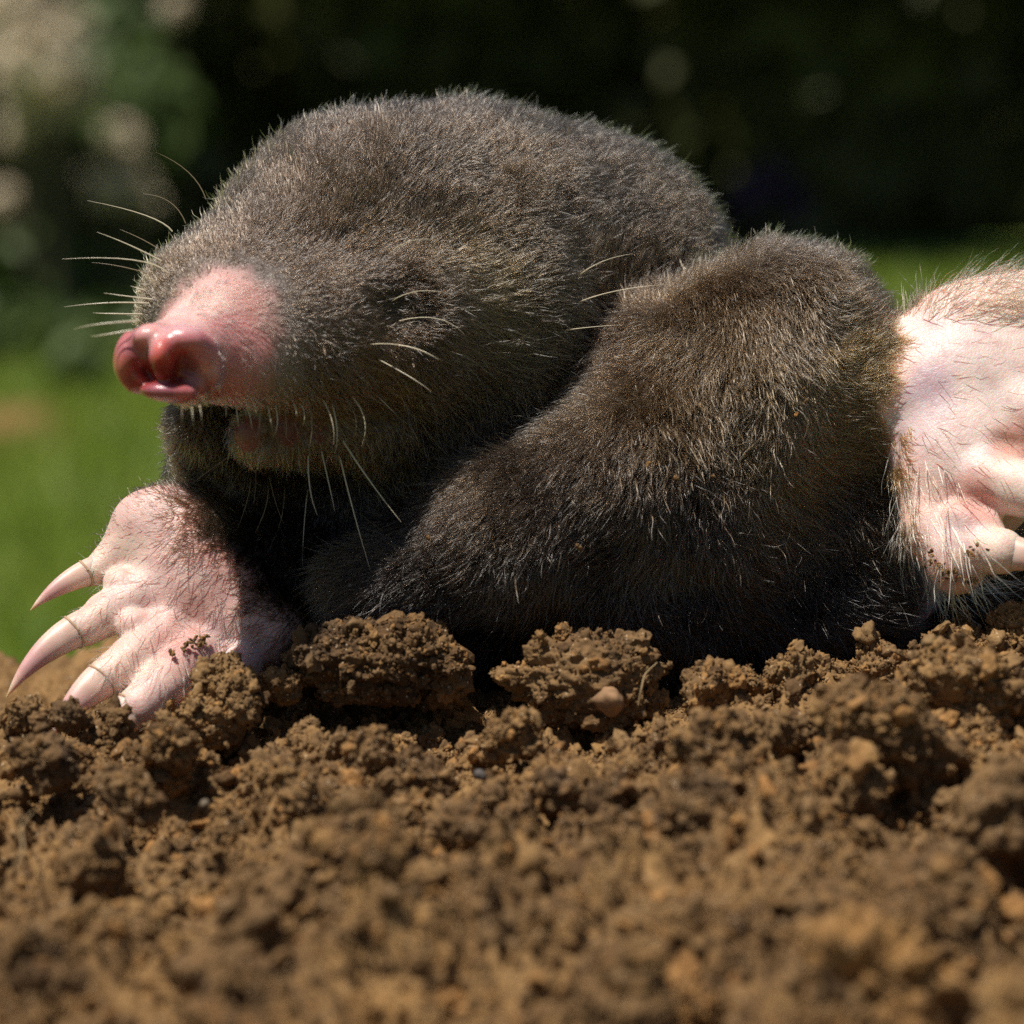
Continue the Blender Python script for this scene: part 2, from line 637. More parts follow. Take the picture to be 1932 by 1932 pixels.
n = 15000
x = r.uniform(-230, 230, n)
z = LAWN_Z + r.random(n) * 66
y = hedge_y(x) + 22 + 10 * np.sin(x * 0.09) + r.random(n) * 45
pl = np.stack((x, y, z), 1)
n2 = 11500
x2 = r.uniform(-240, 240, n2)
z2 = LAWN_Z + 62 + r.random(n2) * 170
y2 = hedge_y(x2) - 70 * np.sin(np.clip((z2 - LAWN_Z - 55) / 80, 0, 1) * 1.57) + r.random(n2) * 60
pl2 = np.stack((x2, y2, z2), 1)
pa = np.concatenate((pl, pl2))
lm = leaf_mat('hedge_leaf', (0.090, 0.105, 0.026), (0.13, 0.13, 0.040), trans=0.35)
leaf_cloud('foliage', pa, np.stack((r.normal(size=len(pa)), r.normal(size=len(pa)) - 0.8, r.normal(size=len(pa)) + 0.3), 1), 6.5, lm, hedge, seed=2)
for i in range(8):
    bx = -230 + 62 * i + r.uniform(-8, 8)
    by = hedge_y(bx) + 58
    stick('stem', [(bx, by, LAWN_Z - 1), (bx + r.uniform(-4, 4), by, LAWN_Z + 40), (bx + r.uniform(-8, 8), by - 10, LAWN_Z + 110), (bx + r.uniform(-12, 12), by - 25, LAWN_Z + 190)],
          [5.0, 4.2, 3.0, 1.0], bark, hedge)

# cream flowering shrub on the left, in the sun
shrub = empty('flowering_shrub', tuple(to_world(loc(60, 900, 352)) * np.array((1, 1, 0)) + np.array((0, 0, LAWN_Z))))
tag(shrub, 'sunlit shrub with clusters of cream flowers in front of the hedge', 'shrub')
sm = leaf_mat('shrub_leaf', (0.045, 0.085, 0.018), (0.12, 0.17, 0.04), trans=0.35)
pm = leaf_mat('cream_petal', (0.66, 0.55, 0.38), (0.80, 0.70, 0.54), trans=0.45)
heads = [(20, 30, 340, 72), (100, 60, 345, 72), (130, 160, 350, 60), (60, 190, 342, 62), (70, 110, 338, 78), (-10, 110, 350, 60), (0, 0, 340, 70), (60, -20, 344, 70), (85, 272, 352, 38), (225, 268, 356, 40), (25, 262, 346, 30),
         (150, 360, 358, 44), (205, 352, 350, 40), (255, 352, 356, 36), (280, 388, 362, 26), (5, 380, 350, 34), (330, 15, 372, 26), (-90, 120, 350, 80), (-110, 320, 352, 70), (40, 572, 350, 26)]
lp, ln_ = [], []
for (px, py, w, rad) in heads:
    c0 = at(px, py, w)
    R = rr(rad, w)
    k = 150
    d = r.normal(size=(k, 3)); d /= np.linalg.norm(d, axis=1, keepdims=True)
    leaf_cloud('flower_head', c0 + d * R * (0.75 + 0.25 * r.random((k, 1))), 0.5 * d + 0.35 * r.normal(size=(k, 3)) + np.array((-0.2, -0.45, 0.8)), R * 0.27, pm, shrub, aspect=0.8, seed=int(rad * 7 + px + 999))
    foot = np.array((c0[0] * 0.9 - 4, c0[1] + 6, LAWN_Z))
    stick('stem', [foot, (foot + c0) / 2 + r.normal(size=3) * 1.5, c0], [0.9, 0.7, 0.4], bark, shrub, seg=5)
for (px, py, w, rx, k) in [(60, 330, 362, 170, 420), (20, 520, 356, 190, 520), (200, 230, 372, 190, 420), (-60, 250, 360, 220, 500), (190, 80, 380, 120, 260), (160, 480, 366, 130, 260), (0, 640, 352, 150, 260), (60, 650, 330, 120, 300), (240, 640, 345, 110, 260), (-60, 660, 320, 120, 260), (150, 695, 300, 60, 110), (300, 690, 330, 70, 120)]:  # lowest clumps added to stand in for shade along the lawn edge
    c0 = at(px, py, w)
    R = rr(rx, w)
    d = r.normal(size=(k, 3)); d /= np.linalg.norm(d, axis=1, keepdims=True)
    q = c0 + d * R * (r.random((k, 1)) ** 0.5) * np.array((1, 0.8, 0.8))
    q = q[q[:, 2] > LAWN_Z + 0.5]
    lp.append(q); ln_.append(d[:len(q)] + 0.6 * r.normal(size=(len(q), 3)) + np.array((0, -0.3, 0.5)))
leaf_cloud('foliage', np.concatenate(lp), np.concatenate(ln_), 2.1, sm, shrub, seed=5)

# purple flowers deep in the shade
pv = empty('purple_flower', tuple(at(1450, 520, 500) * np.array((1, 1, 0)) + np.array((0, 0, LAWN_Z))))
tag(pv, 'dim purple flowers in the shade below the hedge', 'flower')
vm = leaf_mat('purple_petal', (0.055, 0.03, 0.085), (0.10, 0.05, 0.14), trans=0.2)
qs, ns = [], []
for (px, py, w, rad) in [(1410, 370, 498, 34), (1460, 335, 500, 30), (1500, 385, 502, 30)]:
    c0 = at(px, py, w)
    d = r.normal(size=(70, 3)); d /= np.linalg.norm(d, axis=1, keepdims=True)
    leaf_cloud('blossom', c0 + d * rr(rad, w) * np.array((0.7, 0.7, 1.2)), d, 1.3, vm, pv, seed=int(px))
    stick('stem', [(c0[0], c0[1], LAWN_Z), c0], [0.5, 0.25], bark, pv, seg=5)

# another, far smaller molehill on the lawn
c0 = at(25, 832, 268)
me, v = lump_mesh('molehill', 4, 77, squash=(1.0, 1.0, 0.35), rough=0.35, octaves=4)
o = link('molehill', me)
o.location = (float(c0[0]), float(c0[1]), LAWN_Z + 0.4)
o.scale = (6.0, 11.0, 7.0)
tag(o, 'small blurred brown molehill on the lawn at the far left', 'molehill')

# pebbles and a rootlet in the soil
def pebble(px, py, w, r_, colr, label, seed):
    bm = bmesh.new(); bmesh.ops.create_icosphere(bm, subdivisions=3, radius=1.0)
    me = bpy.data.meshes.new('pebble'); bm.to_mesh(me); bm.free()
    v = np.empty(len(me.vertices) * 3, dtype=np.float32); me.vertices.foreach_get('co', v); v = v.reshape(-1, 3).astype(float)
    v = v * (1 + 0.18 * fbm(v * 1.3 + seed, 3, seed)[:, None]) * np.array((1.15, 0.9, 0.8))
    me.vertices.foreach_set('co', v.astype(np.float32).ravel()); me.update()
    me.polygons.foreach_set('use_smooth', np.ones(len(me.polygons), dtype=bool))
    m, nt, out = new_mat('pebble_stone')
    b = principled(nt, out, Roughness=0.85)
    nz = N(nt, 'ShaderNodeTexNoise', Scale=9.0, Detail=6.0)
    geo = nt.nodes.new('ShaderNodeNewGeometry'); nt.links.new(geo.outputs['Position'], nz.inputs['Vector'])
    cr = ramp(nt, nz.outputs[0], [(0.3, tuple(0.55 * q for q in colr)), (0.6, colr)])
    nt.links.new(cr.outputs[0], b.inputs['Base Color'])
    me.materials.append(m)
    o = link('pebble', me)
    o.location = Vector(at(px, py, w)); o.scale = (rr(r_, w),) * 3; o.rotation_euler = (0.3 * seed, 0.2, 0.7 * seed)
    return tag(o, label, 'pebble')


pebble(1148, 1322, -1.98, 30, (0.34, 0.19, 0.09), 'orange brown pebble set in the front of the domed clod', 3)
pebble(386, 1516, -3.9, 9, (0.26, 0.20, 0.13), 'tiny pale pebble in the soil below the left hand', 6)
pebble(905, 1462, -3.1, 12, (0.10, 0.085, 0.075), 'small dark grey pebble in the soil between the two large clods', 8)
pebble(190, 1762, -6.6, 20, (0.20, 0.22, 0.24), 'small grey blue pebble in the soil at the lower left', 4)


straw, nt, out = new_mat('root_fibre')
principled(nt, out, Base_Color=(0.36, 0.25, 0.12, 1), Roughness=0.7)


def rootlet(pts, label):
    P_ = np.array([at(*p) for p in pts])
    t = np.linspace(0, len(P_) - 1, 14)
    i = np.clip(t.astype(int), 0, len(P_) - 2)
    f = (t - i)[:, None]
    Q = P_[i] * (1 - f) + P_[i + 1] * f
    Q[1:-1] = 0.25 * Q[:-2] + 0.5 * Q[1:-1] + 0.25 * Q[2:]
    o = stick('rootlet', Q, [0.012 * (1 - 0.6 * k / 13) for k in range(14)], straw, None, seg=5)
    return tag(o, label, 'rootlet')


rootlet([(30, 1640, -5.5), (45, 1600, -5.5), (38, 1560, -5.25), (62, 1530, -5.0)], 'thin pale rootlet sticking out of the soil at the left edge')
rootlet([(1205, 1330, -2.05), (1210, 1300, -2.1), (1216, 1272, -2.05), (1240, 1250, -2.0)], 'short straw coloured rootlet on the right of the domed clod')
# ------------------------------------------------------------------ the mole: one continuous body surface, grown from blended round shapes
def cone(a, b, k=0.25):
    """a, b = (across, down, depth, radius)"""
    return ('C', mloc(*a[:3]), mloc(*b[:3]), rr(a[3], a[2]), rr(b[3], b[2]), k)


def ball(c, r, k=0.25, ang=0.0, yaw=0.0, op='+'):
    """c = (across, down, depth); r = radius or three radii (photo units); ang turns it in the picture, yaw about the vertical"""
    if not isinstance(r, tuple):
        r = (r, r, r)
    a, y = math.radians(ang), math.radians(yaw)
    ca, sa, cy, sy = math.cos(a), math.sin(a), math.cos(y), math.sin(y)
    Rz = np.array(((ca, sa, 0), (-sa, ca, 0), (0, 0, 1)))
    Ry = np.array(((cy, 0, -sy), (0, 1, 0), (sy, 0, cy)))
    return ('E' if op == '+' else 'X', mloc(*c), np.array([rr(q, c[2]) for q in r]), Rz @ Ry, k)


TRUNK = [
    # back and rump behind, skull in front
    cone((1068, 545, 2.5, 262), (1250, 790, 3.9, 300), 0.8),
    cone((855, 496, 1.45, 262), (1068, 545, 2.3, 264), 0.7),
    cone((672, 484, 0.70, 231), (855, 496, 1.45, 260), 0.7),
    cone((508, 546, -0.25, 168), (672, 484, 0.75, 234), 0.5),
    ball((372, 592, -0.75), (112, 118, 112), 0.5),
    cone((480, 612, -1.0, 132), (348, 678, -1.95, 84), 0.45),
    # cheek and lip on the near side
    cone((560, 640, -1.15, 118), (740, 620, -0.35, 160), 0.35),
    cone((470, 690, -1.55, 74), (600, 690, -1.05, 84), 0.25),
    ball((930, 590, 0.45), (165, 150, 150), 0.7),
    # throat and chest
    cone((760, 760, 0.9, 210), (1060, 700, 2.0, 260), 0.5),
    cone((520, 945, 0.75, 165), (800, 880, 1.1, 200), 0.5),
    cone((560, 1120, 0.7, 170), (800, 1150, 0.9, 190), 0.4),
    # far side of the throat
    cone((362, 800, -0.55, 46), (450, 900, 0.35, 108), 0.45),
    # lower jaw
    cone((484, 818, -1.10, 44), (690, 785, -0.30, 92), 0.16),
    # near shoulder, upper arm and fore arm
    ball((1315, 832, 0.75), (272, 290, 250), 0.30),
    ball((1500, 690, 0.55), (200, 220, 190), 0.50),
    cone((1450, 770, 0.42, 215), (1575, 765, 0.45, 128), 0.40),
    cone((1200, 890, -0.20, 158), (960, 1010, -0.52, 125), 0.35),
    cone((960, 1010, -0.52, 125), (690, 1125, -0.55, 88), 0.30),
    # belly and flank
    ball((1150, 1080, 0.75), (330, 240, 240), 0.5),
    ball((1240, 985, 0.25), (260, 170, 170), 0.5),
    ball((1500, 1110, 0.95), (250, 170, 190), 0.4),
    cone((1480, 980, 0.45, 120), (1640, 965, 0.45, 90), 0.35),
    cone((1600, 1060, 1.3, 140), (1880, 1070, 1.9, 120), 0.35),
    ball((772, 578, -1.34), (58, 50, 62), 0.35, op='-'),
]
NOSE = [
    # snout tip: a soft cup of lobes round two nostrils
    ball((314, 682, -2.12), (88, 70, 62), 0.14),
    ball((243, 674, -2.22), (28, 50, 46), 0.10, ang=-8),
    ball((284, 635, -2.32), (38, 25, 42), 0.07, ang=10),
    ball((350, 642, -2.38), (46, 30, 46), 0.06, ang=-12),
    ball((383, 670, -2.26), (26, 34, 42), 0.08, ang=-10),
    ball((313, 704, -2.76), (60, 27, 54), 0.08, op='-'),
    ball((272, 704, -2.50), (16, 22, 52), 0.08, ang=38, op='-'),
    ball((354, 698, -2.54), (22, 12, 46), 0.09, ang=-14, op='-'),
    ball((312, 718, -2.55), (54, 9, 60), 0.05, op='-'),
    ball((306, 670, -2.50), (25, 36, 42), 0.09, ang=-8),
    ball((312, 700, -2.44), (16, 24, 36), 0.08),
    ball((398, 697, -2.16), (20, 35, 34), 0.05, ang=6),
    ball((375, 727, -2.18), (18, 20, 30), 0.05),
    ball((258, 716, -2.18), (24, 26, 36), 0.07, ang=-20),
    ball((318, 739, -2.42), (54, 20, 40), 0.05, ang=-4),
]


def hand_left():
    L = []
    # wrist, broad palm, heel
    L.append(cone((520, 1060, 0.35, 120), (380, 1060, -0.30, 105), 0.30))
    L.append(ball((330, 1050, -0.42), (118, 138, 62), 0.25, ang=28))
    L.append(ball((380, 1150, -0.58), (130, 115, 70), 0.25))
    L.append(ball((480, 1190, -0.55), (110, 75, 75), 0.25))
    L.append(ball((278, 1000, -0.32), (58, 66, 50), 0.2, ang=40))
    # fingers, top to bottom: first joint, fingertip
    L.append(cone((232, 1040, -0.36, 44), (180, 1078, -0.50, 28), 0.12))
    L.append(cone((265, 1128, -0.62, 52), (200, 1158, -0.80, 42), 0.12))
    L.append(cone((205, 1158, -0.80, 41), (160, 1185, -0.92, 35), 0.03))
    L.append(cone((310, 1205, -0.85, 52), (250, 1245, -1.12, 46), 0.12))
    L.append(cone((252, 1243, -1.12, 45), (205, 1276, -1.25, 39), 0.03))
    L.append(cone((370, 1240, -0.95, 52), (300, 1300, -1.35, 46), 0.12))
    L.append(cone((300, 1300, -1.35, 45), (262, 1334, -1.50, 42), 0.03))
    L.append(cone((450, 1260, -0.90, 45), (410, 1330, -1.25, 38), 0.12))
    # knuckle pads
    L.append(ball((228, 1100, -0.66), (34, 30, 34), 0.05))
    L.append(ball((252, 1180, -0.92), (36, 32, 34), 0.05))
    L.append(ball((345, 1250, -1.15), (36, 34, 30), 0.08))
    return L


def hand_right():
    L = []
    L.append(cone((1600, 760, 0.35, 122), (1790, 730, 0.10, 112), 0.30))
    L.append(ball((1846, 690, -0.04), (165, 165, 70), 0.22, ang=8, yaw=4))
    L.append(ball((1838, 790, -0.14), (152, 150, 72), 0.25))
    L.append(ball((1835, 900, -0.30), (125, 130, 70), 0.30))
    L.append(ball((1960, 645, 0.10), (150, 138, 66), 0.30))
    L.append(ball((1960, 760, -0.10), (120, 120, 66), 0.30))
    # edge of the hand down to the heel, and the side seen past it
    L.append(cone((1724, 820, -0.08, 48), (1760, 1000, -0.30, 52), 0.15))
    L.append(cone((1760, 1000, -0.30, 54), (1806, 1068, -0.45, 54), 0.15))
    L.append(ball((1838, 988, -0.62), (60, 42, 38), 0.10, ang=-25))
    # fingers, spread to the right
    L.append(cone((1815, 1030, -0.52, 50), (1890, 1040, -0.80, 43), 0.10))
    L.append(cone((1860, 905, -0.50, 60), (1990, 935, -0.92, 52), 0.10))
    L.append(cone((1930, 775, -0.28, 66), (2070, 800, -0.68, 52), 0.12))
    L.append(cone((1990, 660, -0.05, 64), (2120, 655, -0.35, 50), 0.12))
    L.append(cone((2020, 560, 0.15, 58), (2120, 530, 0.00, 44), 0.12))
    L.append(ball((1838, 945, -0.84), (44, 15, 30), 0.10, ang=-22, op='-'))
    L.append(ball((1925, 838, -0.72), (46, 14, 30), 0.10, ang=-18, op='-'))
    return L


PRIMS = TRUNK + hand_left() + hand_right() + NOSE


def sdf(P):
    d = np.full(len(P), 1e3)
    blo, bhi = P.min(0), P.max(0)
    for q in PRIMS:
        if q[0] == 'C':
            lo, hi = np.minimum(q[1] - q[3], q[2] - q[4]), np.maximum(q[1] + q[3], q[2] + q[4])
        else:
            lo, hi = q[1] - q[2].max(), q[1] + q[2].max()
        if (np.maximum(np.maximum(lo - bhi, blo - hi), 0.0) ** 2).sum() > 1.0:
            continue
        if q[0] == 'C':
            _, a, b, ra, rb, k = q
            ab = b - a
            L2 = float(ab @ ab)
            t = np.clip(((P - a) @ ab) / L2, 0.0, 1.0)
            e = P - a - t[:, None] * ab
            dp = np.sqrt((e * e).sum(1)) - (ra + (rb - ra) * t)
        else:
            _, c, r, R, k = q
            e = (P - c) @ R.T
            k0 = np.sqrt(((e / r) ** 2).sum(1))
            k1 = np.sqrt(((e / (r * r)) ** 2).sum(1)) + 1e-9
            dp = k0 * (k0 - 1.0) / k1
        if q[0] == 'X':
            h = np.maximum(k - np.abs(-d - dp), 0.0) / k
            d = np.maximum(d, -dp) + h * h * k * 0.25
        else:
            h = np.maximum(k - np.abs(d - dp), 0.0) / k
            d = np.minimum(d, dp) - h * h * k * 0.25
    return d


def sdf_chunks(P, n=8000):
    return np.concatenate([sdf(P[i:i + n]) for i in range(0, len(P), n)])


def sdf_grad(P, e=0.004):
    g = np.zeros_like(P)
    for a in range(3):
        s = np.zeros(3)
        s[a] = e
        g[:, a] = (sdf_chunks(P + s) - sdf_chunks(P - s))
    return g / (np.linalg.norm(g, axis=1, keepdims=True) + 1e-12)


def grow_surface(lo, hi, h):
    """surface nets over the blended shapes"""
    B = 6
    n = np.ceil((hi - lo) / h / B).astype(int) * B
    nb = n // B
    bc = np.stack(np.meshgrid(*[lo[a] + (np.arange(nb[a]) + 0.5) * B * h for a in range(3)], indexing='ij'), -1).reshape(-1, 3)
    db = sdf_chunks(bc).reshape(nb)
    near = np.abs(db) < B * h * 0.87 * 1.5 + h
    shp = tuple(n + 1)
    F = np.where(np.repeat(np.repeat(np.repeat(db, B, 0), B, 1), B, 2) < 0, -1.0, 1.0)
    F = np.pad(F, ((0, 1), (0, 1), (0, 1)), mode='edge')
    M = np.repeat(np.repeat(np.repeat(near, B, 0), B, 1), B, 2)
    MM = np.zeros(shp, dtype=bool)
    for dx in (0, 1):
        for dy in (0, 1):
            for dz in (0, 1):
                MM[dx:dx + n[0], dy:dy + n[1], dz:dz + n[2]] |= M
    idx = np.argwhere(MM)
    F[MM] = sdf_chunks(lo + idx * h)
    neg = F < 0
    c = np.zeros(tuple(n), dtype=np.int8)
    for dx in (0, 1):
        for dy in (0, 1):
            for dz in (0, 1):
                c += neg[dx:dx + n[0], dy:dy + n[1], dz:dz + n[2]]
    cells = np.argwhere((c > 0) & (c < 8))
    vid = np.full(tuple(n), -1, dtype=np.int64)
    vid[tuple(cells.T)] = np.arange(len(cells))
    acc = np.zeros((len(cells), 3))
    cnt = np.zeros(len(cells))
    corners = [(0, 0, 0), (1, 0, 0), (0, 1, 0), (1, 1, 0), (0, 0, 1), (1, 0, 1), (0, 1, 1), (1, 1, 1)]
    val = {q: F[cells[:, 0] + q[0], cells[:, 1] + q[1], cells[:, 2] + q[2]] for q in corners}
    for i, a in enumerate(corners):
        for b in corners[i + 1:]:
            if sum(abs(x - y) for x, y in zip(a, b)) != 1:
                continue
            fa, fb = val[a], val[b]
            m = (fa < 0) != (fb < 0)
            t = np.where(m, fa / np.where(m, fa - fb, 1.0), 0.0)
            p = np.array(a) + t[:, None] * (np.array(b) - np.array(a))
            acc += np.where(m[:, None], p, 0.0)
            cnt += m
    V = lo + (cells + acc / cnt[:, None]) * h
    quads = []
    for ax in range(3):
        o1, o2 = [(1, 2), (2, 0), (0, 1)][ax]
        s0 = [slice(0, n[a]) for a in range(3)]
        s1 = [slice(0, n[a]) for a in range(3)]
        s1[ax] = slice(1, n[ax] + 1)
        A, Bn = neg[tuple(s0)], neg[tuple(s1)]
        e = np.argwhere(A != Bn)
        e = e[(e[:, o1] > 0) & (e[:, o2] > 0)]
        flip = neg[tuple(e.T)]
        d1 = np.zeros(3, int); d1[o1] = 1
        d2 = np.zeros(3, int); d2[o2] = 1
        q = np.stack([vid[tuple((e - d1 - d2).T)], vid[tuple((e - d2).T)], vid[tuple(e.T)], vid[tuple((e - d1).T)]], 1)
        q[~flip] = q[~flip][:, ::-1]
        quads.append(q)
    Q = np.concatenate(quads)
    return V, Q[(Q >= 0).all(1)]


def refine(V, Q, mask):
    """split the masked quads in four; their neighbours stay closed because shared edges are split there too (as n-gons)"""
    bm = bmesh.new()
    me = mesh_np('tmp', V, Q, smooth=False)
    bm.from_mesh(me)
    bm.faces.ensure_lookup_table()
    edges = set()
    for i in np.nonzero(mask)[0]:
        for e in bm.faces[i].edges:
            edges.add(e)
    bmesh.ops.subdivide_edges(bm, edges=list(edges), cuts=1, use_grid_fill=True)
    bmesh.ops.triangulate(bm, faces=[f for f in bm.faces if len(f.verts) > 4])
    bm.to_mesh(me)
    bm.free()
    return me


def mesh_arrays(me):
    V = np.empty(len(me.vertices) * 3, dtype=np.float32)
    me.vertices.foreach_get('co', V)
    return V.reshape(-1, 3).astype(np.float64)


def near_any(P, spots):
    m = np.zeros(len(P), dtype=bool)
    for px, py, w, r in spots:
        m |= ((P - mloc(px, py, w)) ** 2).sum(1) < rr(r, w) ** 2
    return m


V, Q = grow_surface(np.array((-5.2, -3.0, -3.0)), np.array((6.8, 4.5, 7.2)), 0.07)
HAND_SPOTS = [(340, 1120, -0.5, 270), (220, 1130, -0.7, 160), (1870, 800, 0, 330), (1840, 1000, -0.2, 190), (2030, 800, -0.3, 300), (520, 830, -0.9, 130)]
NOSE_SPOTS = [(318, 690, -2.2, 150)]
cen = V[Q].mean(1)
me = refine(V, Q, near_any(cen, HAND_SPOTS + NOSE_SPOTS))
for step in range(1):
    V = mesh_arrays(me)
    quads = [p for p in me.polygons]
    cen = np.array([V[list(p.vertices)].mean(0) for p in quads])
    m = near_any(cen, NOSE_SPOTS)
    bm = bmesh.new(); bm.from_mesh(me); bm.faces.ensure_lookup_table()
    es = set(e for i in np.nonzero(m)[0] for e in bm.faces[i].edges)
    bmesh.ops.subdivide_edges(bm, edges=list(es), cuts=1, use_grid_fill=True)
    bmesh.ops.triangulate(bm, faces=[f for f in bm.faces if len(f.verts) > 4])
    bm.to_mesh(me); bm.free()
V = mesh_arrays(me)
for _ in range(3):
    g = sdf_grad(V)
    V = V - np.clip(sdf_chunks(V), -0.05, 0.05)[:, None] * g
NORM = sdf_grad(V)
BODY_V, BODY_ME = V, me
# ------------------------------------------------------------------ where the mole is bare, and what colour its skin is
def blob(P, spots):
    """distance outside the nearest of some round spots (photo units), negative inside"""
    d = np.full(len(P), 1e3)
    for px, py, w, r in spots:
        d = np.minimum(d, np.linalg.norm(P - mloc(px, py, w), axis=1) * PX - r)
    return d


BARE_SNOUT = [(312, 690, -2.3, 112), (352, 650, -1.95, 98), (405, 612, -1.75, 70), (440, 600, -1.6, 34), (425, 660, -1.75, 52), (395, 725, -1.9, 55)]
BARE_LEFT = [(285, 1020, -0.45, 104), (250, 1100, -0.7, 120), (360, 1160, -0.6, 130), (230, 1200, -1.0, 140), (300, 1280, -1.2, 130),
             (470, 1215, -0.7, 85), (180, 1120, -0.6, 100), (430, 1300, -1.2, 110), (240, 980, -0.3, 75)]
BARE_RIGHT = [(1845, 700, 0.0, 128), (1800, 610, 0.1, 80), (1770, 760, -0.1, 82), (1745, 650, -0.05, 66), (1722, 705, -0.2, 58), (1712, 770, -0.2, 56), (1775, 590, 0.1, 66), (1850, 560, 0.1, 80), (1905, 1045, -0.75, 95), (1930, 1000, -0.7, 90), (1728, 850, -0.1, 56), (1745, 950, -0.2, 60), (1760, 1040, -0.3, 66), (1850, 860, -0.2, 150), (1790, 980, -0.3, 100), (1820, 1070, -0.5, 110), (1985, 650, 0.0, 210),
              (1990, 880, -0.5, 210), (2130, 700, -0.2, 260), (1745, 900, 0.0, 66), (1738, 820, 0.0, 60)]
BARE_LIP = [(470, 822, -1.25, 34), (530, 812, -1.1, 36), (590, 806, -0.9, 34), (640, 800, -0.75, 28)]


def rbf(P, ctrl, power=2.6, soft=0.06):
    """blend of values given at control points"""
    C = np.array([mloc(*c[:3]) for c in ctrl])
    val = np.array([c[3] for c in ctrl], dtype=np.float64)
    num = np.zeros((len(P), val.shape[1]))
    den = np.zeros((len(P), 1))
    for c, v in zip(C, val):
        w = 1.0 / (((P - c) ** 2).sum(1) + soft) ** power
        num += w[:, None] * v
        den += w[:, None]
    return num / den


